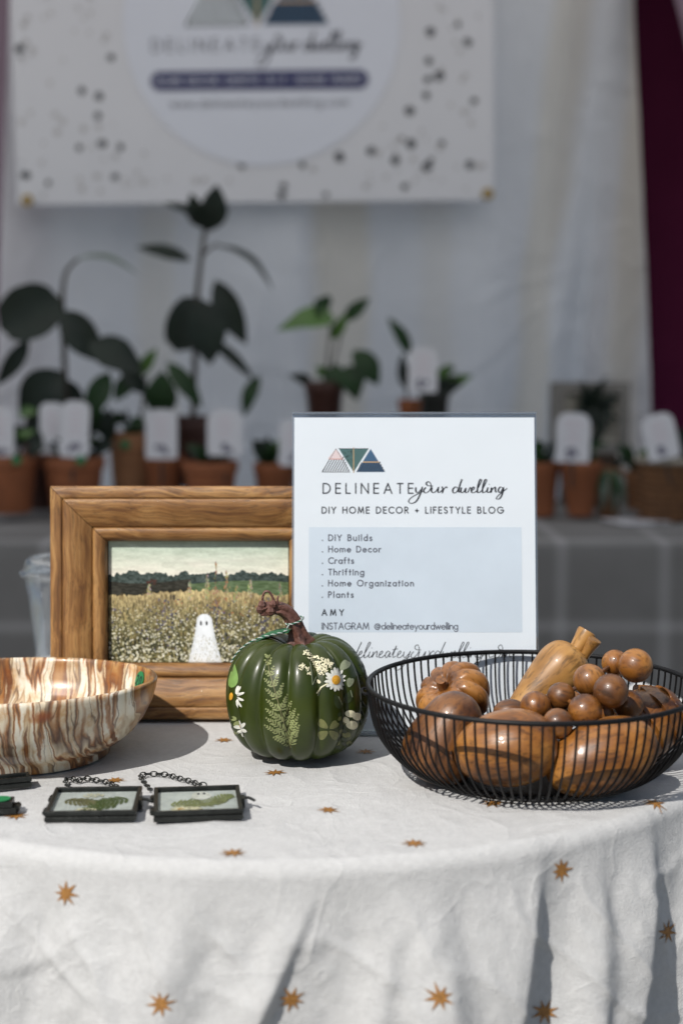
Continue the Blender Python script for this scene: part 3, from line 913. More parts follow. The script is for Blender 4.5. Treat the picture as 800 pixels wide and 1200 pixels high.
def potted(name, label, cat, u, vtop, vbot, wtop, y, mat, group=None, taper=0.72, stems=(), leaves=(), soil=True, sticker=None, square=False, extra=0):
    """stems: lists of photo points; leaves: (base, tip, width px, material, face, sag, shape, depth offset)"""
    base, top = at(u, vbot, y), at(u, vtop, y)
    s = y / F_ / cp_
    r1 = wtop / 2 * s
    h = top.z - base.z
    t = thing(name, label, cat, (base.x, y, base.z), group=group)
    mb = MB()
    if square:
        def fr(a, r, z):
            k = 1 / max(abs(math.cos(a)), abs(math.sin(a)))
            k = min(k, 1.33)
            return (r * k * math.cos(a), r * k * math.sin(a), z)
    else:
        fr = None
    r0 = r1 * taper
    rim = 0.22 * h
    prof = [(0.001, 0), (r0 * 0.97, 0), (r0, 0.003), (r0 + (r1 * 0.92 - r0) * 0.98, h - rim), (r1 * 0.98, h - rim + 0.003), (r1, h - 0.004), (r1 * 0.985, h), (r1 * 0.90, h), (r1 * 0.86, h * 0.75), (0.001, h * 0.7)]
    mb.lathe(prof, 40, fr=fr, cap=False)
    mb.build('pot', mat, t)
    if soil:
        mb = MB()
        mb.lathe([(0.001, h * 0.83), (r1 * 0.5, h * 0.84), (r1 * 0.885, h * 0.81)], 24, cap=False, fr=lambda a, r, z: (r * math.cos(a), r * math.sin(a), z + 0.004 * math.sin(a * 5 + r * 200)))
        mb.build('soil', M['soil'], t)
    org = Vector((base.x, y, base.z))
    for st, rad in stems:
        mb = MB()
        pts = catmull([at(p[0], p[1], y + (p[2] if len(p) > 2 else 0)) - org for p in st], 5)
        mb.tube(pts, [rad * (1.15 - 0.4 * i / len(pts)) for i in range(len(pts))], 7)
        mb.build('stem', M['bark'], t)
    rx = random.Random(int(u * 3 + vtop))
    leaves = list(leaves)
    for i in range(extra):
        a = rx.uniform(-1.25, 1.25)
        L = rx.uniform(18, 40)
        b0 = (u + rx.uniform(-.28, .28) * wtop + 8 * math.sin(a), vtop + 4 - rx.uniform(0, 16))
        leaves.append((b0, (b0[0] + L * math.sin(a), b0[1] - L * math.cos(a) * rx.uniform(.45, 1.0)), rx.uniform(10, 19), rx.choice(['leaf_dark', 'leaf_mid', 'leaf_mid', 'leaf_dark', 'leaf_light']), (rx.uniform(-.5, .5), -1, rx.uniform(.1, .8)), rx.uniform(.05, .2), rx.choice([O, O, Hh]), rx.uniform(-.03, .04)))
    for lf in leaves:
        (bu, bv), (tu, tv), w, mat_, face, sag, shp, dy = lf
        mb = MB()
        leaf_mesh(mb, at(bu, bv, y + dy) - org, at(tu, tv, y + dy - 0.01) - org, w * s, face, sag, shape=shp)
        mb.build('leaf', M[mat_], t)
    if sticker:
        mb = MB()
        c = at(sticker[0], sticker[1], y - r1 * 0.99) - org
        mb.lathe([(0.0001, 0.0035), (0.009, 0.003), (0.0095, 0)], 20, cap=False, fr=lambda a, r, z: (c.x + r * math.cos(a), c.y - z, c.z + r * math.sin(a)))
        mb.build('sticker', M['green_tag'], t)
    return t


potted('potted_plant', 'rubber plant with a big round leaf and an arching leaf, in terracotta', 'potted plant', 88, 535, 602, 73, 3.06, M['pot'], GP, extra=9,
       stems=[([(84, 545, .02), (79, 480, .03), (75, 410, .03), (73, 340, .03)], 0.006), ([(73, 345, .03), (78, 318, .03), (92, 303, .02)], 0.004)],
       leaves=[((73, 352), (0, 384), 66, 'leaf_dark', (0.25, -1, 0.3), .05, Rd, .02), ((73, 364), (122, 425), 40, 'leaf_dark', (-0.2, -1, 0.3), .08, O, 0), ((104, 402), (168, 436), 42, 'leaf_dark', (0.1, -1, 0.5), .08, O, -.02),
               ((85, 305), (162, 322), 13, 'leaf_grey', (0.1, -0.5, 1), .16, O, .02), ((34, 398), (-4, 452), 22, 'leaf_dark', (0.4, -1, 0.1), .1, O, .02), ((72, 434), (24, 488), 50, 'leaf_dark', (0.2, -1, 0.2), .1, O, .02),
               ((76, 470), (30, 500), 38, 'leaf_dark', (0.2, -1, 0.3), .1, O, .0), ((128, 436), (103, 492), 28, 'leaf_mid', (0.1, -1, 0.2), .1, O, -.02), ((80, 445), (92, 500), 30, 'leaf_dark', (0, -1, 0.2), .05, O, .05)]
               + [((100 + 9 * i, 520 - 5 * (i % 3)), (70 + 19 * i, 462 + 14 * (i % 2)), 20, 'leaf_dark' if i % 2 else 'leaf_mid', (0.1 * i - .2, -1, .35), .1, O, .03) for i in range(4)],
       sticker=(95, 539))
potted('potted_plant', 'small green leafed plant in the leftmost terracotta pot', 'potted plant', 12, 533, 600, 70, 3.04, M['pot'], GP, extra=8,
       stems=[([(20, 540), (28, 505), (36, 490)], 0.003), ([(12, 540), (22, 515), (30, 512)], 0.003)],
       leaves=[((22, 486), (44, 482), 15, 'leaf_light', (0, -1, .5), .1, O, 0), ((30, 500), (10, 520), 22, 'leaf_dark', (0, -1, .4), .1, O, 0), ((24, 505), (52, 520), 24, 'leaf_dark', (0, -1, .4), .1, O, 0), ((38, 512), (60, 500), 18, 'leaf_mid', (0, -1, .4), .1, O, .02)],
       sticker=(20, 539))
potted('potted_plant', 'dark trailing plant in a brown pot between two terracotta pots', 'potted plant', 50, 520, 596, 44, 3.2, M['pot_brown'], GP, extra=7,
       leaves=[((50, 525), (62, 495), 16, 'leaf_dark', (0, -1, .4), .1, O, 0), ((48, 525), (38, 505), 16, 'leaf_mid', (0, -1, .4), .1, O, 0), ((52, 525), (52, 488), 18, 'leaf_dark', (0, -1, .4), .1, O, .01)])
potted('potted_plant', 'tall rubber plant with a folded top leaf, in a brown pot', 'potted plant', 226, 488, 570, 66, 3.28, M['pot_brown'], GP,
       stems=[([(226, 500), (228, 430), (231, 350), (236, 300), (241, 262)], 0.0062), ([(236, 300), (252, 287), (262, 290)], 0.003)],
       leaves=[((240, 272), (254, 216), 36, 'leaf_dark', (0.6, -1, 0.1), .1, O, 0), ((240, 268), (224, 226), 26, 'leaf_dark', (-0.6, -1, 0.1), .05, O, .01), ((232, 254), (192, 238), 11, 'leaf_dark', (0, -1, .6), .1, O, 0), ((224, 305), (160, 290), 19, 'leaf_dark', (0, -1, .6), .06, O, 0),
               ((250, 287), (320, 342), 14, 'leaf_dark', (0.3, -.6, 1), .18, O, 0), ((232, 347), (206, 412), 46, 'leaf_dark', (0.1, -1, .2), .05, Rd, 0), ((236, 350), (246, 428), 46, 'leaf_dark', (0.3, -1, .1), .05, O, -.02),
               ((252, 328), (289, 404), 33, 'leaf_dark', (-.2, -1, .1), .05, O, 0), ((247, 398), (298, 446), 15, 'leaf_dark', (0, -1, .6), .08, O, 0), ((304, 440), (286, 488), 20, 'leaf_mid', (-.4, -1, .1), .1, O, 0)])
potted('potted_plant', 'broad leafed green plant in a pale terracotta pot left of a white tag', 'potted plant', 157, 507, 602, 58, 3.16, M['pot_tan'], GP, extra=8,
       stems=[([(160, 515), (168, 470), (172, 440)], 0.003), ([(162, 515), (185, 470), (198, 440)], 0.003)],
       leaves=[((165, 440), (184, 408), 16, 'leaf_light', (0, -1, .3), .1, O, 0), ((190, 488), (190, 434), 38, 'leaf_mid', (0, -1, .2), .1, O, 0), ((196, 424), (237, 478), 22, 'leaf_mid', (0, -1, .4), .1, O, -.01), ((158, 440), (134, 470), 22, 'leaf_mid', (0, -1, .4), .1, O, 0), ((172, 460), (140, 432), 22, 'leaf_dark', (0, -1, .4), .1, O, 0)],
       sticker=(147, 521))
potted('potted_plant', 'low plant in a terracotta pot close behind the wood picture frame', 'potted plant', 193, 533, 602, 46, 3.1, M['pot'], GP, extra=7,
       leaves=[((193, 537), (180, 516), 14, 'leaf_mid', (0, -1, .4), .1, O, 0), ((194, 537), (206, 514), 14, 'leaf_dark', (0, -1, .4), .1, O, 0)])
potted('potted_plant', 'low dark succulent in a terracotta pot under the tallest plant', 'potted plant', 247, 540, 604, 66, 3.06, M['pot'], GP, extra=6,
       leaves=[((247, 545), (222, 530), 14, 'leaf_dark', (0, -1, .6), .1, O, 0), ((247, 545), (238, 522), 15, 'leaf_dark', (0, -1, .5), .1, O, 0), ((248, 545), (258, 520), 15, 'leaf_dark', (0, -1, .5), .1, O, 0), ((250, 545), (274, 531), 14, 'leaf_dark', (0, -1, .6), .1, O, 0)])
potted('potted_plant', 'tiny green sprig in a small terracotta pot left of the sign', 'potted plant', 322, 542, 604, 50, 3.08, M['pot'], GP, extra=5,
       leaves=[((312, 545), (300, 516), 14, 'leaf_mid', (0, -1, .4), .1, O, 0), ((312, 545), (314, 510), 14, 'leaf_dark', (0, -1, .4), .1, O, 0), ((316, 545), (328, 520), 12, 'leaf_mid', (0, -1, .4), .1, O, 0)])

cr = thing('crate', 'dark wooden crate raising two pots behind the sign', 'crate', (at(442, 600, 3.3).x, 3.3, TAB))
cz = at(442, 514, 3.3).z - TAB
mb = MB()
cw = 0.29
for k in range(3):
    mb.box((0, -0.1, cz * (k + .5) / 3), (cw, 0.012, cz / 3 - 0.006))
    mb.box((0, 0.1, cz * (k + .5) / 3), (cw, 0.012, cz / 3 - 0.006))
    for sx in (-1, 1):
        mb.box((sx * (cw / 2 - 0.006), 0, cz * (k + .5) / 3), (0.012, 0.187, cz / 3 - 0.006))
mb.box((0, 0, cz - 0.005), (cw, 0.212, 0.01))
mb.build('slats', M['crate'], cr, smooth=False)
potted('potted_plant', 'philodendron with wide bright leaves in a brown pot above the sign', 'potted plant', 380, 447, 514, 46, 3.3, M['pot_brown'], GP, extra=3,
       stems=[([(380, 455), (384, 420), (388, 378)], 0.003), ([(382, 455), (392, 420), (404, 372)], 0.0026), ([(384, 455), (400, 440), (418, 436)], 0.003)],
       leaves=[((392, 372), (325, 388), 36, 'leaf_light', (-.2, -1, .7), .12, Hh, 0), ((384, 366), (368, 352), 30, 'leaf_mid', (.2, -1, .5), .1, O, .01), ((388, 398), (406, 366), 15, 'leaf_light', (.4, -1, .2), .05, O, 0), ((403, 376), (433, 349), 17, 'leaf_mid', (.3, -1, .4), .1, O, 0),
               ((398, 428), (386, 462), 26, 'leaf_mid', (-.4, -1, .2), .1, O, -.01), ((414, 410), (443, 452), 30, 'leaf_mid', (.3, -1, .3), .1, O, -.01), ((408, 428), (418, 470), 36, 'leaf_mid', (0, -1, .3), .1, Hh, -.02)])
potted('potted_plant', 'narrow plant with two upright leaves beside a tag above the sign', 'potted plant', 480, 468, 514, 28, 3.27, M['pot'], GP,
       stems=[([(477, 475), (475, 440), (472, 415)], 0.0025)],
       leaves=[((480, 416), (454, 372), 17, 'leaf_mid', (.3, -1, .3), .1, O, 0), ((474, 455), (470, 415), 14, 'leaf_dark', (0, -1, .3), .1, O, 0)])
potted('potted_plant', 'bushy dark plant in a square black pot above the sign', 'potted plant', 508, 458, 514, 34, 3.3, M['pot_black'], GP, extra=7, square=True, taper=.85,
       leaves=[((505, 462), (490, 440), 16, 'leaf_dark', (0, -1, .4), .1, O, 0), ((508, 462), (508, 436), 16, 'leaf_dark', (0, -1, .4), .1, O, 0), ((510, 462), (526, 442), 16, 'leaf_dark', (0, -1, .4), .1, O, 0), ((506, 464), (498, 448), 14, 'leaf_mid', (0, -1, .5), .1, O, -.02)])
# right of the sign
potted('potted_plant', 'terracotta pot of drooping leaves half hidden by the sign', 'potted plant', 634, 541, 604, 42, 3.1, M['pot'], GP, extra=5,
       leaves=[((634, 545), (650, 528), 14, 'leaf_dark', (0, -1, .5), .1, O, 0), ((634, 545), (628, 524), 14, 'leaf_mid', (0, -1, .5), .1, O, 0)])
potted('potted_plant', 'small dark leaved plant in the terracotta pot right of the sign', 'potted plant', 679, 540, 604, 48, 3.08, M['pot'], GP, extra=5, taper=.62,
       leaves=[((680, 545), (700, 532), 15, 'leaf_mid', (0, -1, .5), .1, O, 0), ((682, 545), (694, 528), 13, 'leaf_dark', (0, -1, .5), .1, O, 0), ((676, 545), (660, 534), 13, 'leaf_dark', (0, -1, .5), .1, O, 0)])
potted('potted_plant', 'trailing grey green plant spilling from a small brown pot', 'potted plant', 712, 548, 605, 34, 3.13, M['pot_tan'], GP,
       leaves=[((712, 550), (704, 600), 8, 'leaf_grey', (-.2, -1, .3), .15, O, -.05), ((716, 550), (718, 606), 8, 'leaf_grey', (.1, -1, .3), .15, O, -.05), ((720, 550), (730, 596), 8, 'leaf_grey', (.3, -1, .3), .15, O, -.05), ((716, 550), (742, 536), 9, 'leaf_dark', (0, -1, .7), .2, O, -.02),
               ((714, 550), (724, 585), 9, 'leaf_mid', (.1, -1, .3), .15, O, -.06), ((710, 550), (698, 580), 8, 'leaf_mid', (-.2, -1, .3), .15, O, -.05)])
potted('potted_plant', 'low plant in a tan pot left of the wicker basket', 'potted plant', 744, 553, 596, 28, 3.12, M['pot_tan'], GP, extra=4,
       leaves=[((744, 556), (734, 540), 10, 'leaf_dark', (0, -1, .5), .1, O, 0), ((744, 556), (752, 538), 10, 'leaf_dark', (0, -1, .5), .1, O, 0)])

# square planter with a fern, on its crate
q = at(689, 530, 3.34)
c2 = thing('crate', 'dark wooden crate carrying the square grey planter', 'crate', (q.x, 3.34, TAB))
hz = q.z - TAB
mb = MB()
for k in range(3):
    for sy in (-0.06, 0.06):
        mb.box((0, sy, hz * (k + .5) / 3), (0.105, 0.01, hz / 3 - 0.005))
    for sx in (-1, 1):
        mb.box((sx * 0.0475, 0, hz * (k + .5) / 3), (0.01, 0.108, hz / 3 - 0.005))
mb.box((0, 0, hz - 0.004), (0.105, 0.132, 0.008))
mb.build('slats', M['crate'], c2, smooth=False)
pw, phh = 88 * 3.34 / F_, 82 * 3.34 / F_
sq = thing('wall_planter', 'square grey framed planter with a dark fern in its centre', 'planter', (q.x, 3.34, q.z))
mb = MB()
for sx in (-1, 1):
    mb.box((sx * (pw / 2 - 0.011), 0, phh / 2), (0.022, 0.07, phh))
for z in (0.011, phh - 0.011):
    mb.box((0, 0, z), (pw - 0.044, 0.07, 0.022))
mb.build('frame', M['concrete'], sq, smooth=False)
mb = MB()
mb.box((0, -0.012, phh / 2), (pw - 0.044, 0.02, phh - 0.044))
mb.build('back_panel', M['pale_wood'], sq, smooth=False)
rnd = random.Random(3)
mb = MB()
for i in range(60):
    a = rnd.uniform(0, 2 * PI)
    b0 = Vector((0.003 + rnd.uniform(-.015, .015), -0.026, phh * 0.66 + rnd.uniform(-.02, .02)))
    l = rnd.uniform(.025, .06)
    leaf_mesh(mb, b0, b0 + Vector((math.cos(a) * l * .85, rnd.uniform(-.035, 0), math.sin(a) * l)), rnd.uniform(.008, .016), (rnd.uniform(-.5, .5), -1, .4), .15, n=5)
f_ = mb.build('foliage', M['leaf_dark'], sq)

# wicker basket at the right
wp = at(782, 592, 3.05)
wb = thing('wicker_basket', 'brown wicker basket at the right end of the rear table', 'basket', wp)
wb.location.z = TAB
mb = MB()
hb = at(782, 540, 3.05).z - TAB
prof = [(0.001, 0.0), (0.05, 0.0), (0.054, 0.004)]
nrow = 9
for k in range(nrow):
    z = 0.004 + (hb - 0.008) * k / (nrow - 1)
    prof.append((0.055 + 0.006 * k / nrow, z))
mb.lathe(prof + [(0.052, hb), (0.048, hb * .3), (0.001, hb * .25)], 48, cap=False)
for k in range(nrow):
    z = 0.006 + (hb - 0.01) * k / (nrow - 1)
    r0 = 0.0565 + 0.006 * k / nrow
    mb.tube([((r0 + 0.003 * (1 if (j + k) % 2 else -1)) * math.cos(2 * PI * j / 40), (r0 + 0.003 * (1 if (j + k) % 2 else -1)) * math.sin(2 * PI * j / 40), z) for j in range(40)], 0.0034, 6, closed=True)
mb.build('body', M['wicker'], wb)
mb = MB()
mb.tube([(0.064 * math.cos(a), 0.064 * math.sin(a), hb + 0.002) for a in np.linspace(0, 2 * PI, 41)[:-1]], 0.0055, 8, closed=True)
mb.build('rim', M['pale_wood'], wb)
dl = thing('potted_plant', 'dark leaved plant standing inside the wicker basket', 'potted plant', (wp.x, 3.05, TAB + hb * .32), group=GP)
mb = MB()
mb.lathe([(0.001, 0), (0.028, 0), (0.036, hb * .55), (0.033, hb * .55), (0.001, hb * .5)], 24, cap=False)
mb.build('pot', M['pot_black'], dl)
org = Vector(dl.location)
for b_, t_, w in (((792, 536), (806, 500), 36), ((786, 538), (770, 540), 12), ((796, 540), (818, 520), 26), ((780, 540), (766, 528), 12)):
    mb = MB()
    leaf_mesh(mb, at(*b_, 3.04) - org, at(*t_, 3.02) - org, w * 3.05 / F_, (-.2, -1, .3), .1, shape='oval')
    mb.build('leaf', M['leaf_dark'], dl)

# flat papers at the table's right
for i, (u, v, w, d, rz, lab) in enumerate(((738, 598, .07, .10, .3, 'white paper card lying flat in front of the wicker basket'), (772, 603, .08, .06, -.5, 'pale card lying at the right edge of the rear table'))):
    a = at(u, v, 2.98)
    mb = MB()
    mb.prism([(-w / 2, -d / 2), (w / 2, -d / 2), (w / 2, d / 2), (-w / 2, d / 2)], 0, 0.0025)
    o = mb.build('paper_card', M['tag_white'], loc=(a.x, 3.0 + .03 * i, TAB + 0.001), rot=(0, 0, rz), smooth=False)
    tag(o, lab, 'card', 'cards on the rear table')


def plant_tag(u0, u1, v0, v1, y, label, lean=0.0, foot=30):
    s = y / F_ / cp_
    w, h = (u1 - u0) * s, (v1 - v0) * s
    c = at((u0 + u1) / 2, v1, y)
    t = thing('plant_tag', label, 'plant tag', c, (R(-4), lean, 0), 'white plant tags')
    cr_ = w * .34
    poly = [(-w / 2 * .94, 0), (w / 2 * .94, 0), (w / 2, h * .1)] + [(w / 2 - cr_ + cr_ * math.cos(a), h - cr_ + cr_ * math.sin(a)) for a in np.linspace(0, PI / 2, 7)] + [(-w / 2 + cr_ + cr_ * math.cos(a), h - cr_ + cr_ * math.sin(a)) for a in np.linspace(PI / 2, PI, 7)] + [(-w / 2, h * .1)]
    mb = MB()
    mb.prism(poly, -0.0008, 0.0008)
    o = mb.build('card', M['tag_white'], t, smooth=False, rot=(PI / 2, 0, 0))
    mb = MB()
    mb.prism([(-0.0022, -foot * s), (0.0022, -foot * s), (0.0022, 0.01), (-0.0022, 0.01)], -0.0022, -0.0009)
    mb.build('stake', M['pot_black'], t, smooth=False, rot=(PI / 2, 0, 0))
    mb = MB()
    rnd = random.Random(int(u0 * 7 + v0))
    for k in range(5):
        zz = h * (0.82 - 0.1 * k)
        ww = w * rnd.uniform(.25, .6)
        ribbon(mb, [(-ww / 2, zz), (ww / 2, zz)], 0.0022, 0.0011, 1)
    for k in range(5):
        x, zz = rnd.uniform(-.16, .16) * w, h * rnd.uniform(.1, .26)
        mb.add([(x + 0.006 * math.cos(a), zz + 0.006 * math.sin(a), 0.0011 + k * 2e-5) for a in np.linspace(0, 2 * PI, 9)[:-1]], [tuple(range(8))], 0)
    mb.build('print', [M['tag_print'], M['tag_pink']], t, smooth=False, rot=(PI / 2, 0, 0))


plant_tag(-16, 17, 478, 536, 3.0, 'white plant tag cut off by the left edge, in the leftmost pot')
plant_tag(47, 76, 472, 532, 3.03, 'left one of two overlapping white plant tags under the rubber plant')
plant_tag(70, 103, 470, 536, 3.0, 'right one of two overlapping white plant tags under the rubber plant', .06)
plant_tag(171, 208, 480, 538, 3.06, 'narrow white plant tag left of the tallest plant\'s pot')
plant_tag(243, 284, 480, 534, 3.02, 'broad white plant tag in front of the tallest plant\'s pot')
plant_tag(327, 364, 492, 546, 3.04, 'white plant tag mostly hidden behind the sign\'s left edge')
plant_tag(478, 512, 408, 460, 3.22, 'white plant tag above the sign beside the square black pot')
plant_tag(650, 690, 484, 542, 3.04, 'white plant tag right of the sign in front of the square planter', .03)
plant_tag(760, 798, 484, 538, 2.985, 'tilted white plant tag over the wicker basket', -.22)

# ------------------------------------------------------------------ near round table and its cloth
TC = (-0.055, 1.402)
R0, RE = 0.393, 0.013
nt_ = thing('round_table', 'small round pedestal table under the white star cloth', 'table', (TC[0], TC[1], 0))
mb = MB()
mb.lathe([(0.001, TAB - 0.03), (0.388, TAB - 0.03), (0.391, TAB - 0.026), (0.391, TAB - 0.009), (0.386, TAB - 0.005), (0.001, TAB - 0.005)], 72, cap=False)
mb.build('tabletop', M['white_metal'], nt_)
mb = MB()
mb.lathe([(0.025, 0.02), (0.025, TAB - 0.03)], 20)
mb.build('column', M['black_metal'], nt_)
mb = MB()
mb.lathe([(0.001, 0), (0.22, 0), (0.22, 0.008), (0.05, 0.024), (0.001, 0.024)], 48, cap=False)
mb.build('base', M['black_metal'], nt_)

#GEO
FOLDS = [  # arc position at the edge, slide per metre of drop, depth, width left, width right, drop where it starts
    (0.194, -0.26, 0.021, 0.062, 0.0085, 0.000), (0.300, -0.28, 0.023, 0.050, 0.0130, -0.004), (0.038, -0.42, 0.0135, 0.032, 0.0055, 0.010),
    (-0.052, -0.10, 0.017, 0.045, 0.022, 0.00), (-0.185, 0.05, 0.024, 0.050, 0.024, 0.005), (0.112, 0.06, 0.016, 0.032, 0.016, 0.005),
    (-0.120, 0.22, 0.010, 0.022, 0.012, 0.02), (0.245, -0.15, 0.010, 0.018, 0.012, 0.00), (0.085, -0.1, 0.008, 0.014, 0.010, 0.02), (0.37, 0, 0.03, 0.05, 0.02, 0), (-0.29, 0, 0.03, 0.05, 0.03, 0), (-0.38, 0, 0.03, 0.04, 0.02, 0)]


def cloth_pt(th, s, lift=0.0):
    """th: angle from the side nearest the camera towards +x; s: distance from the centre along the cloth"""
    q = R0 * ((th + PI) % (2 * PI) - PI)
    top = 0.0
    if s <= R0:
        r, z = s, 0.0
        k = sstep(0.10, 0.3, s)
        x, y = s * math.sin(th), -s * math.cos(th)
        n_ = noise.noise(Vector((x * 16 + y * 9, y * 30 - x * 12, 3.1)))
        n2 = 1 - abs(noise.noise(Vector((x * 11 - y * 14, y * 9 + x * 7, 8.7)))) * 2
        top = (0.4 + 0.6 * k) * (0.0010 * n_ + 0.0011 * max(0, n2) ** 5 - 0.0008)
        nz, nr = 1.0, 0.0
    else:
        d = s - R0
        a = min(d / RE, PI / 2)
        r = R0 + RE * math.sin(a)
        z = -RE * (1 - math.cos(a))
        dr = max(0.0, d - RE * PI / 2)
        f = 0.0
        for (q0, sl, am, wl, wr, st) in FOLDS:
            t = q - (q0 + sl * dr)
            w = wl if t < 0 else wr
            if abs(t) < 4 * w:
                f += am * math.exp(-(t / w) ** 2) * sstep(st - 0.012, st + 0.10, dr + 0.006)
        back = sstep(0.36, 0.44, abs(q))
        f += back * 0.028 * math.sin(q * 44 + 0.8 * math.sin(q * 9)) * sstep(0.0, 0.2, dr)
        # a shallow pinched crease low on the left of the front
        cq, cd = (q + 0.165) / 0.045, (dr - 0.062 - 0.008 * math.sin((q + .19) * 70))
        f += 0.0028 * math.exp(-cq * cq) * math.exp(-(cd / 0.0045) ** 2 if cd > 0 else -(cd / 0.012) ** 2)
        g1 = noise.noise(Vector((q * 36 + dr * 6, dr * 6, 1.7)))
        g2 = 1 - abs(noise.noise(Vector((q * 20 - dr * 16, dr * 11 + q * 5, 5.3)))) * 2
        f += (0.0026 * g1 + 0.0026 * max(0, g2) ** 5 + 0.0012 * noise.noise(Vector((q * 80, dr * 60, 9.0)))) * sstep(0.0, 0.045, dr)
        r += f + 0.05 * dr
        z -= dr
        nz, nr = math.cos(a), math.sin(a)
    r += nr * lift
    return (TC[0] + r * math.sin(th), TC[1] - r * math.cos(th), TAB + z + top + nz * lift)
#END


ths = list(np.linspace(-1.25, 1.35, 521)) + list(np.linspace(1.35, 2 * PI - 1.25, 181)[1:-1])
svals = [0.0005] + list(np.linspace(0.02, R0 - 0.01, 46)) + list(np.linspace(R0, R0 + RE * PI / 2, 9)) + list(np.linspace(R0 + 0.026, R0 + 0.20, 64)) + list(np.linspace(R0 + 0.21, R0 + 0.70, 30))
mb = MB()
mb.sheet(lambda u, v: cloth_pt(u, v), ths, svals, wrap=True)
# printed stars: (angle, distance along cloth, turn)
STARS = []
STARS += [(0.0041, 0.1856, 0.09), (0.1557, 0.2893, 0.59), (-0.0498, 0.3829, 0.53), (0.2829, 0.3786, 0.18), (0.5618, 0.3181, 0.35), (0.826, 0.3963, 0.31), (-0.5488, 0.2403, 0.46), (-0.5341, 0.0949, 0.55), (-0.5537, 0.3512, 0.07), (-0.3335, 0.4286, 0.02), (-0.1525, 0.4908, 0.59), (0.053, 0.4923, 0.3), (0.2829, 0.4893, 0.53), (0.5422, 0.4247, 0.0), (0.7918, 0.4916, 0.31), (0.4982, 0.5223, 0.51), (1.1, 0.2677, 0.16), (0.5569, 0.1424, 0.66)]
rnd = random.Random(12)
for _ in range(9000):
    if len(STARS) > 210:
        break
    th, s = rnd.uniform(-PI, PI), math.sqrt(rnd.uniform(0.02, 1.0)) * (R0 + 0.65)
    if -0.85 < th < 1.0 and R0 * 0.66 < s < R0 + 0.16:
        continue
    if abs(th) < 2.4 and s < R0 * 0.7:
        continue
    p = Vector(cloth_pt(th, s))
    if all((p - Vector(cloth_pt(a, b))).length > 0.075 for a, b, _c in STARS):
        STARS.append((th, s, rnd.uniform(0, 0.7)))
rnd = random.Random(2)
for th, s, tw in STARS:
    pts = []
    k = 16
    for j in range(k):
        rr = (0.0100 * rnd.uniform(0.82, 1.1)) if j % 2 == 0 else 0.0034 * rnd.uniform(0.85, 1.2)
        a = 2 * PI * j / k + tw
        dx, ds = rr * math.cos(a), rr * math.sin(a)
        pts.append(cloth_pt(th + dx / max(0.05, min(s, R0)), s + ds, 0.00075))
    c = cloth_pt(th, s, 0.00085)
    mb.add([c] + pts, [(0, (j + 1) % k + 1, j + 1) for j in range(k)], 1)
tcl = mb.build('tablecloth', [M['cloth'], M['star']], angle=None)
tag(tcl, 'white tablecloth printed with gold stars, draped in folds over the round table', 'tablecloth')
#OBJECTS
# ------------------------------------------------------------------ onyx bowl
def set_uv(o, flat):
    l = o.data.uv_layers.new(name='UVMap')
    l.data.foreach_set('uv', [c for lp in o.data.loops for c in flat[lp.vertex_index]])


BC = (-0.2695, 1.2735)
bw = thing('stone_bowl', 'brown and cream banded onyx bowl at the left of the star cloth', 'bowl', (BC[0], BC[1], TAB + 0.001))
mb = MB()
prof = [(0.001, 0.0015), (0.066, 0.0015), (0.071, 0.0), (0.0735, 0.001), (0.0735, 0.0055), (0.0755, 0.0075), (0.085, 0.0125), (0.095, 0.0205), (0.104, 0.0315), (0.1105, 0.0435), (0.1140, 0.0545), (0.1150, 0.0605), (0.1144, 0.0622), (0.1128, 0.0630),
        (0.1110, 0.0628), (0.1096, 0.0612), (0.1080, 0.053), (0.103, 0.039), (0.094, 0.026), (0.078, 0.0165), (0.05, 0.0115), (0.001, 0.010)]
pp = []
for (r0, z0), (r1, z1) in zip(prof[:-1], prof[1:]):
    k = 3 if abs(r1 - r0) + abs(z1 - z0) > 0.006 else 1
    pp += [(r0 + (r1 - r0) * i / k, z0 + (z1 - z0) * i / k) for i in range(k)]
pp.append(prof[-1])
bowl_fr = lambda a, r, z: (r * math.cos(a) * (1 + 0.006 * math.sin(2 * a + 1)), r * math.sin(a), z * (1 - 0.065 * math.sin(a) * min(1, r / 0.1) + 0.012 * math.cos(a * 2 + 0.6) * min(1, r / .1)))
pp = [(r0 * 0.983, z0 * 1.03) for r0, z0 in pp]
mb.lathe(pp, 160, fr=bowl_fr, cap=False)
mb.build('body', M['onyx'], bw, angle=None)
a0 = R(28)
nrm = Vector((-math.cos(a0), -math.sin(a0), 0.30)).normalized()
ctr = Vector(bowl_fr(a0, 0.1055, 0.053)) + nrm * 0.0016
ux = Vector((math.sin(a0), -math.cos(a0), 0)).normalized()
uy = nrm.cross(ux)
mb = MB()
ring = [ctr + ux * (0.0085 * math.cos(t)) + uy * (0.0085 * math.sin(t)) for t in np.linspace(0, 2 * PI, 29)[:-1]]
mb.add(ring + [p - nrm * 0.0007 for p in ring], [tuple(range(28))] + [(i, i + 28, (i + 1) % 28 + 28, (i + 1) % 28) for i in range(28)])
stk = mb.build('price_sticker', M['green_tag'], bw, smooth=False)
mb = MB()
tmp = MB()
two = A_(.25, .72, .24, .26, 165, -35, 10) + [(.0, .02), (.5, .02)]
ribbon(tmp, [(p[0] * .0075 - .0055, p[1] * .0085 - .0042) for p in two], 0.0014, 0)
ribbon(tmp, [(p[0] * .0075 + .0013, p[1] * .0085 - .0042) for p in A_(.27, .5, .25, .48, 0, 360, 18)], 0.0014, 0)
mb.add([ctr + ux * x + uy * y + nrm * 0.00015 for x, y, z in tmp.v], tmp.f)
mb.build('number', M['ink'], stk, smooth=False)

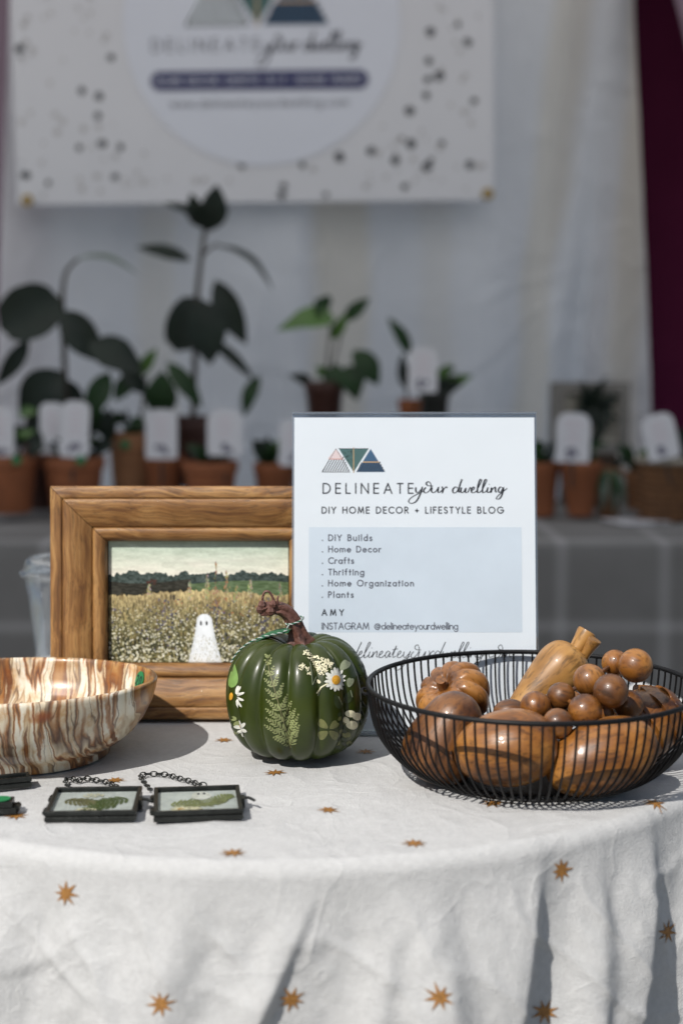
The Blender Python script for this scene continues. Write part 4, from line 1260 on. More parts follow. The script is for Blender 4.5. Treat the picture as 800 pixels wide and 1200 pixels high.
# ------------------------------------------------------------------ wooden picture frame with its print
W_, H_ = 0.2695, 0.2145
pf = thing('picture_frame', 'honey brown wooden picture frame leaning behind the bowl and pumpkin', 'picture frame', (-0.1325, 1.403, TAB + 0.0012), (R(84.5), 0, 0))
PROF = [(0.0, 0.0), (0.0, 0.0185), (0.0008, 0.0203), (0.0025, 0.0212), (0.0100, 0.0216), (0.0113, 0.0212), (0.0119, 0.0200), (0.0125, 0.0210), (0.0150, 0.0217), (0.0210, 0.0214), (0.0270, 0.0200),
        (0.0330, 0.0176), (0.0376, 0.0152), (0.0392, 0.0140), (0.0398, 0.0124), (0.0405, 0.0142), (0.0425, 0.0151), (0.0455, 0.0152), (0.0490, 0.0140), (0.0518, 0.0118), (0.0530, 0.0095), (0.0530, 0.0)]

PROF = [(u * 0.955, h) for u, h in PROF]


def rail(L, ox, oy, ang, nm):
    mb, fl = MB(), []
    n = 24
    vs, fs = [], []
    co, si = math.cos(ang), math.sin(ang)
    for i in range(n + 1):
        for (u, h) in PROF:
            g = 0.00035
            x = -L / 2 + u + g + (L - 2 * u - 2 * g) * i / n
            wob = 0.00015 * math.sin(x * 60 + u * 200 + ang * 3)
            X, Y = x, u - (0)
            vs.append((ox + co * X - si * Y, oy + si * X + co * Y, h + wob))
            fl.append((x + ang * 0.31, u + ang * .17 + .02 * i * 0))
    k = len(PROF)
    for i in range(n):
        for j in range(k - 1):
            fs.append((i * k + j, (i + 1) * k + j, (i + 1) * k + j + 1, i * k + j + 1))
    mb.add(vs, fs)
    o = mb.build(nm, M['frame_wood'], pf, angle=50)
    set_uv(o, fl)


rail(W_, 0, 0, 0.0, 'rail')
rail(W_, 0, H_, PI, 'rail')
rail(H_, W_ / 2, H_ / 2, PI / 2, 'rail')
rail(H_, -W_ / 2, H_ / 2, -PI / 2, 'rail')
mb = MB()
mb.box((0, H_ / 2, 0.0010), (W_ - 0.012, H_ - 0.012, 0.0044))
mb.build('backing', M['black_metal'], pf, smooth=False)
mb = MB()
mb.prism([(-0.02, 0.0), (0.02, 0.0), (0.012, 0.15), (-0.012, 0.15)], -0.0035, -0.0012)
mb.build('easel_leg', M['black_metal'], pf, smooth=False, loc=(0, 0.052, 0), rot=(R(16), 0, 0)).location = (0, 0.0165, -0.048)

# the print: a painted meadow with a little white sheet ghost, one colour per point of a fine grid
GW, GH = 400, 280
PW, PH = 0.1665, 0.1125
rg = np.random.default_rng(7)


def smooth_noise(h, w, cell_y, cell_x):
    gy, gx = int(h / cell_y) + 3, int(w / cell_x) + 3
    g_ = rg.random((gy, gx))
    y, x = np.arange(h) / cell_y, np.arange(w) / cell_x
    yi, xi = y.astype(int), x.astype(int)
    fy, fx = (y - yi)[:, None], (x - xi)[None, :]
    fy, fx = fy * fy * (3 - 2 * fy), fx * fx * (3 - 2 * fx)
    a, b_, c, d = g_[yi][:, xi], g_[yi][:, xi + 1], g_[yi + 1][:, xi], g_[yi + 1][:, xi + 1]
    return (a * (1 - fx) + b_ * fx) * (1 - fy) + (c * (1 - fx) + d * fx) * fy


hh_, ww_ = GH + 1, GW + 1
img = np.zeros((hh_, ww_, 3))                 # sRGB 0..255, row 0 = top
vv = np.linspace(0, 1, hh_)[:, None]
uu = np.linspace(0, 1, ww_)[None, :]
col = lambda *c: np.array(c, float)[None, None, :]
k = np.clip(vv / 0.27, 0, 1)[..., None]
img[:] = col(172, 190, 172) * (1 - k) + col(226, 224, 208) * k
img += ((smooth_noise(hh_, ww_, 5, 26) - .5) * 22 + (smooth_noise(hh_, ww_, 2, 5) - .5) * 16)[..., None]
cl_ = np.clip(smooth_noise(hh_, ww_, 9, 50) * 2 - 0.9, 0, 1) * np.clip((vv - .08) * 8, 0, 1)
img = img * (1 - .5 * cl_[..., None]) + col(232, 224, 212) * .5 * cl_[..., None]
edge = 0.268 + 0.012 * np.sin(uu * 40) + 0.03 * (smooth_noise(1, ww_, 1, 9)[0:1] - .5) + 0.02 * (smooth_noise(1, ww_, 1, 4)[0:1] - .5) - 0.02 * np.exp(-((uu - .17) / .06) ** 2) - .014 * np.exp(-((uu - .8) / .05) ** 2)
tm = (vv > edge)[..., None]
tree = col(58, 70, 66) + ((smooth_noise(hh_, ww_, 4, 6) - .5) * 44 + (smooth_noise(hh_, ww_, 2, 2) - .5) * 26)[..., None]
img = np.where(tm, tree, img)
gm = (vv > 0.345 + 0.02 * np.sin(uu * 6)) & (uu > 0.36)
img = np.where(gm[..., None], col(86, 104, 72) + ((smooth_noise(hh_, ww_, 2, 8) - .5) * 40)[..., None], img)
dk = (vv > 0.33 + .02 * np.sin(uu * 9)) & (uu < 0.46)
img = np.where(dk[..., None], col(45, 44, 36) + ((smooth_noise(hh_, ww_, 3, 8) - .5) * 36)[..., None], img)
fe = 0.425 + 0.03 * (smooth_noise(hh_, ww_, 400, 5) - .5) + .02 * np.sin(uu * 7 + 1)
fm = vv > fe
k = np.clip((vv - .42) / .5, 0, 1)[..., None]
field = col(170, 152, 110) * (1 - k) ** 1.3 + col(60, 60, 38) * (1 - (1 - k) ** 1.3)
field = field + ((smooth_noise(hh_, ww_, 7, 2.4) - .5) * 80 + (smooth_noise(hh_, ww_, 3, 1.7) - .5) * 60 + (smooth_noise(hh_, ww_, 30, 40) - .5) * 36)[..., None] * np.array([1, .95, .7])
img = np.where(fm[..., None], field, img)


def dab(u, v, ru, rv, c, op=1.0):
    x, y, rx, ry = u * GW, v * GH, ru * GW, rv * GW
    x0_, x1_, y0_, y1_ = max(0, int(x - rx - 1)), min(GW, int(x + rx + 2)), max(0, int(y - ry - 1)), min(GH, int(y + ry + 2))
    if x1_ <= x0_ or y1_ <= y0_:
        return
    X, Y = np.arange(x0_, x1_)[None, :], np.arange(y0_, y1_)[:, None]
    mk = np.clip(1.5 - (((X - x) / rx) ** 2 + ((Y - y) / ry) ** 2) * 1.1, 0, 1)[..., None] * op
    img[y0_:y1_, x0_:x1_] = img[y0_:y1_, x0_:x1_] * (1 - mk) + np.array(c, float) * mk


U = lambda a, b_: rg.uniform(a, b_)
for i in range(900):                           # dry stalks and dark gaps
    v = .43 + .57 * U(0, 1) ** .8
    c = [(196, 176, 120), (128, 104, 58), (60, 58, 38), (150, 142, 96)][int(U(0, 4))]
    dab(U(0, 1), v, .0022, U(.008, .026) * (.5 + v), c, .65)
for i in range(1500):                          # tufts
    v = .5 + .5 * U(0, 1) ** .7
    c = [(66, 66, 42), (104, 104, 66), (44, 46, 34), (150, 140, 88)][int(U(0, 4))]
    dab(U(0, 1), v, U(.003, .008), U(.003, .008), c, .55)
for i in range(160):                           # blue and violet flowers
    v = U(.48, .92)
    c = [(66, 68, 104), (80, 74, 112), (50, 54, 84)][int(U(0, 3))]
    u = [U(0, 1), .3 + .05 * rg.standard_normal(), .87 + .03 * rg.standard_normal(), .62 + .04 * rg.standard_normal()][int(U(0, 4))]
    for _ in range(3):
        dab(u + U(-.006, .006), v + U(-.01, .01), .0038, .0036, c, .85)
for i in range(40):
    dab(U(.3, .95), U(.46, .62), .004, .0034, (168, 84, 52), .8)
for i in range(1250):                          # white flower heads, denser and larger towards the front
    v = .52 + .48 * U(0, 1) ** .62
    r_ = U(.0022, .0038) + .0065 * max(0, v - .5) * U(.3, 1.3)
    c = [(226, 222, 196), (208, 202, 166), (240, 238, 222)][int(U(0, 3))]
    dab(U(0, 1), v, r_, r_ * U(.8, 1.1), c, U(.6, 1))
for u, vt, vb, c in ((.597, .17, .56, (150, 112, 86)), (.655, .24, .5, (158, 140, 104)), (.548, .28, .48, (168, 160, 124)), (.788, .32, .47, (176, 164, 128)), (.452, .33, .48, (176, 168, 130)), (.225, .36, .45, (172, 164, 132)), (.71, .36, .5, (150, 140, 100)), (.955, .34, .46, (120, 124, 96))):
    for i in range(70):
        t = U(0, 1)
        dab(u + rg.standard_normal() * .011 * (.15 + t * (1.3 - t)), vt + (vb - vt) * t, .0026, U(.003, .009), [min(255, q + U(-34, 40)) for q in c], .7)
    dab(u, (vt + vb) / 2, .0016, (vb - vt) * .35, (96, 84, 58), .7)
for i in range(24):
    dab(.24 + U(-.025, .025), .335 + U(-.02, .02), .008, .006, (66 + U(-14, 20), 44, 36), .7)
for u in (.345, .36, .366):
    dab(u, .465, .006, .018, (70, 62, 50), .85)
# the ghost
gv = np.clip((vv - .600) / .40, 0, 1)
half = np.where(gv < .16, .044 * np.sqrt(np.clip(1 - ((.16 - gv) / .16) ** 2, 0, 1)), .044 + .050 * np.clip((gv - .16) / .84, 0, 1) ** 1.25)
gh_ = (np.abs(uu - .532 - 0.004 * gv) < half) & (vv > .600)
ghc = col(232, 236, 238) + ((smooth_noise(hh_, ww_, 12, 5) - .5) * 14)[..., None] - np.clip((np.abs(uu - .532) / np.maximum(half, .001) - .6), 0, 1)[..., None] * 50
img = np.where(gh_[..., None], ghc, img)
for u in (.513, .545):
    dab(u, .678, .0055, .0135, (12, 12, 14), 1)
for i in range(420):
    v = 1 - .22 * U(0, 1) ** 1.7
    dab(.535 + U(-.1, .1), v, .002, U(.002, .006), [(150, 146, 122), (196, 192, 170), (110, 106, 78), (222, 220, 206)][int(U(0, 4))], U(.3, .8))
img = np.clip(img, 0, 255) / 255
linr = np.where(img <= .04045, img / 12.92, ((img + .055) / 1.055) ** 2.4)
mb = MB()
mb.sheet(lambda u, v: ((u - .5) * PW, H_ / 2 + (.5 - v) * PH, 0.0042), np.linspace(0, 1, ww_), np.linspace(0, 1, hh_))
m, nt, b, out = newmat('printed meadow')
at_ = nd(nt, 'VertexColor', _layer_name='paint')
nt.links.new(at_.outputs[0], b.inputs['Base Color'])
b.inputs['Roughness'].default_value = 0.6
b.inputs['Specular IOR Level'].default_value = 0.25
pr_ = mb.build('print', m, pf, smooth=False)
ca = pr_.data.color_attributes.new('paint', 'FLOAT_COLOR', 'POINT')
buf = np.ones((ww_ * hh_, 4), np.float32)
buf[:, :3] = linr.transpose(1, 0, 2).reshape(-1, 3) * 0.95
ca.data.foreach_set('color', buf.ravel())

# ------------------------------------------------------------------ clear cup behind the frame
cu = thing('plastic_cup', 'clear plastic cup with a domed lid standing behind the wooden frame', 'cup', (-0.2905, 1.60, TAB))
mb = MB()
mb.lathe([(0.001, 0.002), (0.027, 0.002), (0.0285, 0.0), (0.030, 0.003), (0.0365, 0.062), (0.0370, 0.064), (0.0385, 0.085), (0.0400, 0.088), (0.0420, 0.103), (0.0442, 0.1045), (0.0450, 0.1062), (0.0440, 0.1075), (0.0425, 0.1065)], 64, cap=False)
mb.build('body', M['plastic'], cu)
mb = MB()
mb.lathe([(0.0445, 0.1030), (0.0470, 0.1055), (0.0475, 0.1085), (0.0455, 0.1110), (0.0430, 0.1115), (0.0415, 0.1185), (0.0408, 0.1215), (0.0380, 0.1240), (0.0350, 0.1235), (0.0340, 0.1205), (0.015, 0.1195), (0.001, 0.1195)], 64, cap=False)
mb.build('lid', M['plastic'], cu)

# ------------------------------------------------------------------ slanted clear sign holder and its printed card
SGN = thing('tabletop_sign', 'white printed sign in a slanted clear holder, behind the pumpkin and wire basket', 'sign', (0.0655, 1.3366, TAB + 0.0012))
LEAN = (R(80), 0, 0)
SW, SH, ZB = 0.2159, 0.2794, 0.004
mb = MB()
mb.box((0, ZB + SH / 2, 0.0019), (SW + 0.004, SH + 0.010, 0.0016))
mb.build('front_panel', M['acrylic'], SGN, smooth=False, rot=LEAN)
mb = MB()
mb.box((0, ZB + SH / 2, -0.0030), (SW + 0.004, SH + 0.010, 0.0016))
mb.build('rear_panel', M['acrylic_edge'], SGN, smooth=False, rot=LEAN)
mb = MB()
mb.box((0, ZB + SH + 0.0040, -0.0005), (SW + 0.004, 0.0018, 0.0030))
mb.build('top_edge', M['acrylic_edge'], SGN, smooth=False, rot=LEAN)
mb = MB()
mb.box((0, 0.035, 0.0012), (SW + 0.004, 0.075, 0.0022))
mb.build('foot', M['acrylic_edge'], SGN, smooth=False)
mb = MB()
mb.box((0, ZB + SH / 2, -0.0004), (SW, SH, 0.0008))
mb.build('card', M['paper'], SGN, smooth=False, rot=LEAN)
TY = 0.9985


def S(X, Y):
    """zoomed photo position on the sign (2.5 px per photo px from 330, 470) -> card plane"""
    px_, py_ = 330 + X / 2.5, 470 + Y / 2.5
    t = (py_ - 490) / 280
    return (-SW / 2 + (px_ - 342.3) * SW / (285.2 + 4.2 * t), ZB + SH * (1 - (py_ - 489.7) / 371))


UX = SW / 286 / 2.5
mb = MB()
xa, ya = S(75, 690)
xb, yb = S(708, 378)
mb.add([(xa, ya, 0.00012), (xb, ya, 0.00012), (xb, yb, 0.00012), (xa, yb, 0.00012)], [(0, 1, 2, 3)])
mb.build('tinted_panel', M['panel_ink'], SGN, smooth=False, rot=LEAN)
x, y = S(113, 213)
lg = logo(SGN, x, y, 188 * UX / 233, 0.00012)
lg.rotation_euler = LEAN


def sign_text(nm, items, mat):
    mb = MB()
    for s, X, Y, X2, cap, st in items:
        x, y = S(X, Y)
        text(mb, s, x, y, cap * UX, (X2 - X) * UX, stroke=st, z=0.00022)
    mb.build(nm, M[mat], SGN, smooth=False, rot=LEAN)


sign_text('title', [('DELINEATE', 117, 276.5, 384, 29, 0.125)], 'ink')
mb = MB()
xs_, ys_ = S(391, 274)
script(mb, 'your dwelling', xs_, ys_, 0.78 * UX, 3.3 * UX, width=272 * UX, slant=0.10, z=0.00022, swell=0.9)
mb.build('script_title', M['ink'], SGN, smooth=False, rot=LEAN)
sign_text('subtitle', [('DIY HOME DECOR + LIFESTYLE BLOG', 114, 336, 651, 18, 0.17)], 'ink')
rows = [('DIY Builds', 262, 418), ('Home Decor', 288, 452), ('Crafts', 208, 486), ('Thrifting', 238, 520), ('Home Organization', 385, 553), ('Plants', 207, 587)]
sign_text('list_lettering', [(s, 134, y, x2, 17, 0.185) for s, x2, y in rows] + [('.', 115, y, 117, 17, 0.16) for s, x2, y in rows], 'grey_ink')
sign_text('name_lettering', [('AMY', 115, 640, 178, 17, 0.20)], 'ink')
sign_text('account_lettering', [('INSTAGRAM', 115, 681, 253, 18.5, 0.15), ('@delineateyourdwelling', 271, 681, 517, 18.5, 0.145)], 'grey_ink')
mb = MB()
xs_, ys_ = S(196, 764)
script(mb, 'delineateyourdwelling.com', xs_, ys_, 0.90 * UX, 1.9 * UX, width=478 * UX, slant=0.30, z=0.00022, swell=0.3)
mb.build('web_address', M['ink'], SGN, smooth=False, rot=LEAN)

# ------------------------------------------------------------------ green pumpkin with pressed flowers
PC = Vector((-0.037, 1.268, TAB + 0.0008))
pk = thing('pumpkin', 'dark green pumpkin covered in pressed ferns and daisies, in front of the sign', 'pumpkin', PC)
NR = 14


def pump(a, t, ribs=1.0):
    """a from the camera side towards +x, t from -pi/2 (foot) to pi/2 (top)"""
    ct_, st_ = max(0.0, math.cos(t)), math.sin(t)
    r = 0.0605 * ct_ ** (0.70 if t > 0 else 0.56)
    z = 0.0525 + 0.0525 * math.copysign(abs(st_) ** 0.95, st_)
    z -= 0.0135 * math.exp(-(r / 0.020) ** 2) if t > 0 else 0
    z += 0.006 * math.exp(-(r / 0.028) ** 2) if t < 0 else 0
    gr = (1 - abs(math.sin(NR * (a + 0.11) / 2))) ** 1.7
    wob = 1 + 0.012 * math.sin(3 * a + 1) + 0.008 * math.sin(5 * a)
    r *= (1 - 0.085 * gr * ribs) * wob
    z -= 0.0035 * gr * ribs * (1 if t > 0 else -0.6) * min(1, r / .03) * abs(st_) ** 2
    return Vector((r * math.sin(a), -r * math.cos(a), z))


mb = MB()
tt = list(np.linspace(-PI / 2, PI / 2, 72))
mb.sheet(lambda a, t: pump(a, t), list(np.linspace(0, 2 * PI, 253)[:-1]), tt, wrap=True)
mb.build('body', M['pumpkin'], pk, angle=None)
# where each photo position falls on the pumpkin's near side
AA, TT = np.linspace(-1.55, 1.55, 130), np.linspace(-1.25, 1.45, 120)
GP_ = np.zeros((len(AA), len(TT), 2))


def project(p):
    d = p - CAM
    zf, up = d.y * cp_ - d.z * sp_, d.y * sp_ + d.z * cp_
    return 400 + F_ * d.x / zf, 600 - F_ * up / zf


for i, a in enumerate(AA):
    for j, t in enumerate(TT):
        GP_[i, j] = project(pump(a, t, 0.4) + PC)


def on_pumpkin(u, v, lift):
    d = (GP_[..., 0] - u) ** 2 + (GP_[..., 1] - v) ** 2
    i, j = np.unravel_index(d.argmin(), d.shape)
    i, j = min(max(1, i), len(AA) - 2), min(max(1, j), len(TT) - 2)
    ga, gt = (GP_[i + 1, j] - GP_[i - 1, j]) / 2, (GP_[i, j + 1] - GP_[i, j - 1]) / 2
    e = np.array([u, v]) - GP_[i, j]
    det = ga[0] * gt[1] - ga[1] * gt[0]
    da = (e[0] * gt[1] - e[1] * gt[0]) / det if abs(det) > 1e-6 else 0
    dt = (ga[0] * e[1] - ga[1] * e[0]) / det if abs(det) > 1e-6 else 0
    a = AA[i] + max(-1, min(1, da)) * (AA[1] - AA[0])
    t = TT[j] + max(-1, min(1, dt)) * (TT[1] - TT[0])
    p = pump(a, t)
    h = 0.02
    n_ = (pump(a + h, t) - pump(a - h, t)).cross(pump(a, t + h) - pump(a, t - h))
    n_ = n_.normalized()
    if n_.dot(Vector((p.x, p.y, p.z - 0.05))) < 0:
        n_ = -n_
    return p + n_ * lift


class Press:
    """flat shapes, given in photo pixels, laid on the pumpkin's skin"""
    n = 0

    def __init__(self):
        self.mb = MB()

    def poly(self, pts, mi=0, lift=0.00035, dome=0.0):
        Press.n += 1
        l = lift + (Press.n % 9) * 0.000012
        c = (sum(p[0] for p in pts) / len(pts), sum(p[1] for p in pts) / len(pts))
        n = len(pts)
        big = max(math.hypot(p[0] - c[0], p[1] - c[1]) for p in pts)
        ks = (1.0,) if big < 3.5 else ((0.5, 1.0) if big < 6 else (0.34, 0.67, 1.0))
        vs = [on_pumpkin(*c, l + dome)]
        for k in ks:
            vs += [on_pumpkin(c[0] + (p[0] - c[0]) * k, c[1] + (p[1] - c[1]) * k, l + dome * (1 - k * k)) for p in pts]
        fs = [(0, i + 1, (i + 1) % n + 1) for i in range(n)]
        for q in range(len(ks) - 1):
            o = 1 + q * n
            fs += [(o + i, o + n + i, o + n + (i + 1) % n, o + (i + 1) % n) for i in range(n)]
        self.mb.add(vs, fs, mi)

    def ell(self, u, v, ru, rv, ang=0, mi=0, n=8, lift=0.00035, dome=0.0, tipped=False):
        c_, s_ = math.cos(ang), math.sin(ang)
        pts = []
        for k in range(n):
            t = 2 * PI * k / n
            x, y = ru * math.cos(t), rv * math.sin(t) * ((0.75 + 0.25 * math.cos(t)) if tipped else 1)
            pts.append((u + c_ * x - s_ * y, v + s_ * x + c_ * y))
        self.poly(pts, mi, lift, dome)

    def line(self, pts, w, mi=0, lift=0.0004):
        for (a, b_), (c, d) in zip(pts[:-1], pts[1:]):
            L = math.hypot(c - a, d - b_) or 1
            nx_, ny_ = -(d - b_) / L * w / 2, (c - a) / L * w / 2
            self.poly([(a + nx_, b_ + ny_), (c + nx_, d + ny_), (c - nx_, d - ny_), (a - nx_, b_ - ny_)], mi, lift)

    def build(self, name, mats, label=None):
        o = self.mb.build(name, [M[m] for m in mats], pk, smooth=True, angle=None)
        if label:
            o['label'] = label


def frond(ps, pts, lmax, n, mi=0, mi2=1, rnd=None, taper=.85, ang=0.80, wl=0.95):
    C_ = catmull([(p[0], p[1], 0) for p in pts], 12)
    ps.line([(p.x, p.y) for p in C_[::3]] + [(C_[-1].x, C_[-1].y)], 1.0, mi2)
    for k in range(n):
        s = 0.05 + 0.92 * k / (n - 1)
        i = min(len(C_) - 2, int(s * (len(C_) - 1)))
        p, q = C_[i], C_[min(len(C_) - 1, i + 2)]
        base = math.atan2(q.y - p.y, q.x - p.x)
        for sd in (-1, 1):
            L = lmax * ((1 - s) ** taper * (0.55 + 0.45 * min(1, s / .12)) + 0.07) * rnd.uniform(.88, 1.08)
            d = base + sd * (ang - 0.25 * s)
            end = (p.x + math.cos(d) * L, p.y + math.sin(d) * L)
            ps.line([(p.x, p.y), end], 0.7, mi2)
            m_ = max(2, int(L / 3.1))
            for j in range(m_ + 1):
                f = (j + .35) / (m_ + .35)
                bx, by = p.x + (end[0] - p.x) * f, p.y + (end[1] - p.y) * f
                l2 = ((1 - f) * L * 0.20 + 1.7) * rnd.uniform(.75, 1.2)
                for s2 in (-1, 1):
                    dd = d + s2 * (0.80 if j < m_ else 0.3) * rnd.uniform(.7, 1.2)
                    ps.ell(bx + math.cos(dd) * l2 * .55, by + math.sin(dd) * l2 * .55, l2 * .60, wl * rnd.uniform(.75, 1.1), dd, mi, n=6, tipped=True)


rnd = random.Random(31)
ps = Press()
frond(ps, [(341, 877), (336, 862), (330, 840), (323, 812), (316, 787), (313, 769)], 31, 10, rnd=rnd, wl=1.35, ang=.74)
ps.build('pressed_fern', ['fern', 'fern_brown'])
ps = Press()
frond(ps, [(424, 850), (430, 830), (430, 800), (423, 772), (413, 758)], 13, 10, rnd=rnd)
ps.build('pressed_fern', ['fern_dark', 'fern_dark'], 'dark pressed fern at the pumpkin\'s right side')


def daisy(u, v, r0, name_label, squash=1.0, n=15, rc=5.0):
    ps = Press()
    for k in range(n):
        a = 2 * PI * k / n + rnd.uniform(-.08, .08)
        rr = r0 * rnd.uniform(.82, 1.05)
        ps.ell(u + math.cos(a) * rr * .62 * squash, v + math.sin(a) * rr * .72, rr * .46, rr * .17, math.atan2(math.sin(a), math.cos(a) * squash), 0, n=8, lift=0.0005)
    ps.ell(u, v, rc * squash, rc * 1.1, 0, 1, n=16, lift=0.0009, dome=0.0009)
    ps.build('pressed_daisy', ['petal', 'yolk'], name_label)


daisy(393, 797, 13.0, 'large pressed daisy with an orange centre')
ps = Press()
for a, l in ((-.9, 13), (-.35, 13), (.25, 12), (.8, 13), (1.35, 12), (-1.4, 11)):
    ps.ell(275 + math.cos(a) * l * .5, 817 + math.sin(a) * l * .75, l * .5, 1.7, a, 0, lift=0.0005)
ps.ell(271.0, 816, 1.5, 4.6, 0.1, 1, n=12, lift=0.0009, dome=.0006)
ps.build('pressed_daisy', ['petal', 'yolk'], 'half turned pressed daisy at the pumpkin\'s left edge')
ps = Press()                                    # yarrow head
for cx_, cy_, r_, n_ in ((359, 766, 4, 22), (364, 769, 4, 16), (369, 772, 5, 28), (375, 779, 8, 70), (384, 777, 5, 34), (378, 785, 6, 36), (354, 782, 4, 20), (360, 784, 2.4, 8), (387, 780, 3.5, 14), (362, 790, 2, 7)):
    for k in range(n_):
        a, q = rnd.uniform(0, 2 * PI), r_ * math.sqrt(rnd.random())
        ps.ell(cx_ + math.cos(a) * q, cy_ + math.sin(a) * q, rnd.uniform(.7, 1.15), rnd.uniform(.6, 1.0), a, 0, n=6, lift=rnd.uniform(.0004, .0010), dome=.0004)
ps.line([(366, 803), (365, 790), (363, 776)], 0.8, 1)
ps.line([(366, 803), (372, 792), (377, 782)], 0.8, 1)
ps.line([(364, 792), (358, 785)], 0.7, 1)
ps.ell(374, 799, 3.2, 2.2, .5, 0, lift=.0006)
ps.line([(371, 813), (377, 806), (384, 801)], 1.5, 0)
ps.line([(373, 816), (376, 808)], 0.9, 0)
ps.build('pressed_yarrow', ['cream', 'clover_grey'])


def clover(pts, mat, label=None, ang0=0.0, heart=True):
    ps = Press()
    for (u, v, rx, ry, a) in pts:
        P_ = []
        for k in range(18):
            t = 2 * PI * k / 18
            q = 1 - (0.28 * math.exp(-((t if t < PI else t - 2 * PI) / 0.42) ** 2) if heart else 0)
            x, y = rx * math.cos(t) * q, ry * math.sin(t) * (0.72 + 0.28 * math.cos(t))
            P_.append((u + math.cos(a) * x - math.sin(a) * y, v + math.sin(a) * x + math.cos(a) * y))
        ps.poly(P_, 0)
    ps.build('pressed_clover', [mat], label)


clover([(378.5, 849, 7, 6.2, R(218)), (391, 849.5, 6.5, 5.4, R(318)), (378.5, 861.5, 7, 6.2, R(142)), (391, 861, 7, 6.2, R(40))], 'clover', 'olive four leaf pressed clover')
clover([(404.5, 779.5, 6.8, 6.4, R(-60)), (410.5, 799.5, 6, 4.6, R(-80))], 'clover_grey', 'pale grey pressed clover beside the daisy')
ps = Press()
ps.ell(395, 822, 9, 5.2, R(70), 0, n=14, tipped=True)
ps.ell(409.5, 817, 8, 5.0, R(110), 0, n=14, tipped=True)
ps.line([(396, 816), (401, 826)], .8, 1)
ps.line([(411, 809), (413, 817)], .8, 1)
ps.line([(403.5, 818), (406, 824)], 1.2, 1)
ps.build('pressed_leaf', ['fern_dark', 'clover_grey'], 'dark pressed leaves below the daisy')
ps = Press()
ps.ell(387, 768, 6, 2.2, R(65), 0, n=10)
ps.line([(383, 764), (388, 769), (391, 772)], 1.2, 1)
ps.build('pressed_leaf', ['fern_dark', 'clover_grey'], 'slim dark pressed leaf above the daisy')
ps = Press()
for (du, dv, r_) in ((-5.2, 0.5, 3.8), (0.2, -7, 4.2), (6.8, -4, 4.6), (1.6, 6, 5.2)):
    ps.ell(411 + du, 843.5 + dv, r_ * 1.1, r_, 0, 0, n=14, lift=.0006, dome=.0003)
ps.ell(411.5, 842, 1.1, 1.1, 0, 1, lift=.0011)
ps.build('pressed_blossom', ['cream', 'fern_dark'])
ps = Press()
for k in range(9):
    v = 838 + k * 5
    u = 402 - 0.4 * abs(k - 4)
    for sd in (-1, 1):
        ps.ell(u + sd * 3, v - 1, 3.0, 1.9, sd * R(55) + (0 if sd > 0 else PI), 0 if (k + sd) % 3 else 1, n=8)
ps.line([(402, 836), (401, 858), (402, 882)], .8, 0)
ps.ell(409, 872, 3.4, 4.2, 0, 1, n=10)
ps.ell(408, 861, 2.6, 3, 0, 1, n=10)
ps.build('pressed_vine', ['fern_dark', 'clover'])
ps = Press()
ps.ell(273, 792, 14, 6.0, R(98), 0, n=18, tipped=True)
ps.build('pressed_leaf', ['leaf_pale'], 'fresh green pressed leaf at the pumpkin\'s left edge')
ps = Press()
for k in range(6):
    a = k * PI / 3 + .3
    ps.ell(282 + math.cos(a) * 4, 854 + math.sin(a) * 6, 4.4, 2.2, a, 0, n=8, lift=.0006)
ps.ell(281, 851, 1.3, 1.8, 0, 1, lift=.001)
for k in range(5):
    ps.ell(273 + k % 2 * 3, 842 + k * 6, 3.2, 2.4, 1 + k, 2, n=8)
ps.build('pressed_blossom', ['petal', 'yolk', 'fern'], 'small white pressed blossom low on the left')

# stem
zt = pump(0, PI / 2).z
mb = MB()
org = PC
sp_pts = [at(351, 755, 1.278), at(350, 748, 1.278), at(347.5, 738, 1.277), at(343.5, 727, 1.276), at(337, 718, 1.275), at(327, 713.5, 1.273), at(317, 713, 1.271), at(310, 714, 1.270), at(305, 713.5, 1.269)]
sp_c = catmull([p - org for p in sp_pts], 5)
rad = []
keys = [(0, .0125), (.08, .0105), (.2, .0076), (.38, .0062), (.55, .0054), (.72, .0048), (.86, .0054), (.95, .0052), (1, .0036)]
for i in range(len(sp_c)):
    s = i / (len(sp_c) - 1)
    for (s0, r0), (s1, r1) in zip(keys[:-1], keys[1:]):
        if s0 <= s <= s1:
            rad.append(r0 + (r1 - r0) * (s - s0) / (s1 - s0))
            break
mb.tube(sp_c, rad, 40, prof=lambda a, i: 1 + 0.17 * math.cos(5 * a + i * 0.14) * (1 if i > 4 else 1.5) + 0.05 * math.cos(11 * a + i * .5))
mb.tube([p - org for p in catmull([at(308, 712, 1.268), at(307.5, 702, 1.268), at(310, 694, 1.268), at(315, 693.5, 1.268), at(319, 699, 1.268), at(322, 706, 1.268)], 5)], 0.00105, 8)
mb.tube([p - org for p in catmull([at(326, 713, 1.27), at(325, 705, 1.268), at(326, 698, 1.268)], 4)], [.002, .0018, .0016, .0014, .0012, .001, .0009, .0007, .0004], 8)
for (u, v, r_) in ((307, 709, .0038), (305, 714, .0036), (317, 716, .0044), (320, 708, .0034)):
    c = at(u, v, 1.267) - org
    mb.lathe([(0.0003, -r_ * 1.05), (r_ * .75, -r_ * .7), (r_, 0), (r_ * .7, r_ * .75), (0.0003, r_ * 1.1)], 7, c=c, cap=False)
mb.build('stem', M['stem'], pk, angle=32)

# striped twine and green price tag slung round the stem
tg = thing('price_tag', 'green paper tag on green and white twine tied round the pumpkin stem', 'price tag', at(330, 745, 1.275))
org = Vector(tg.location)


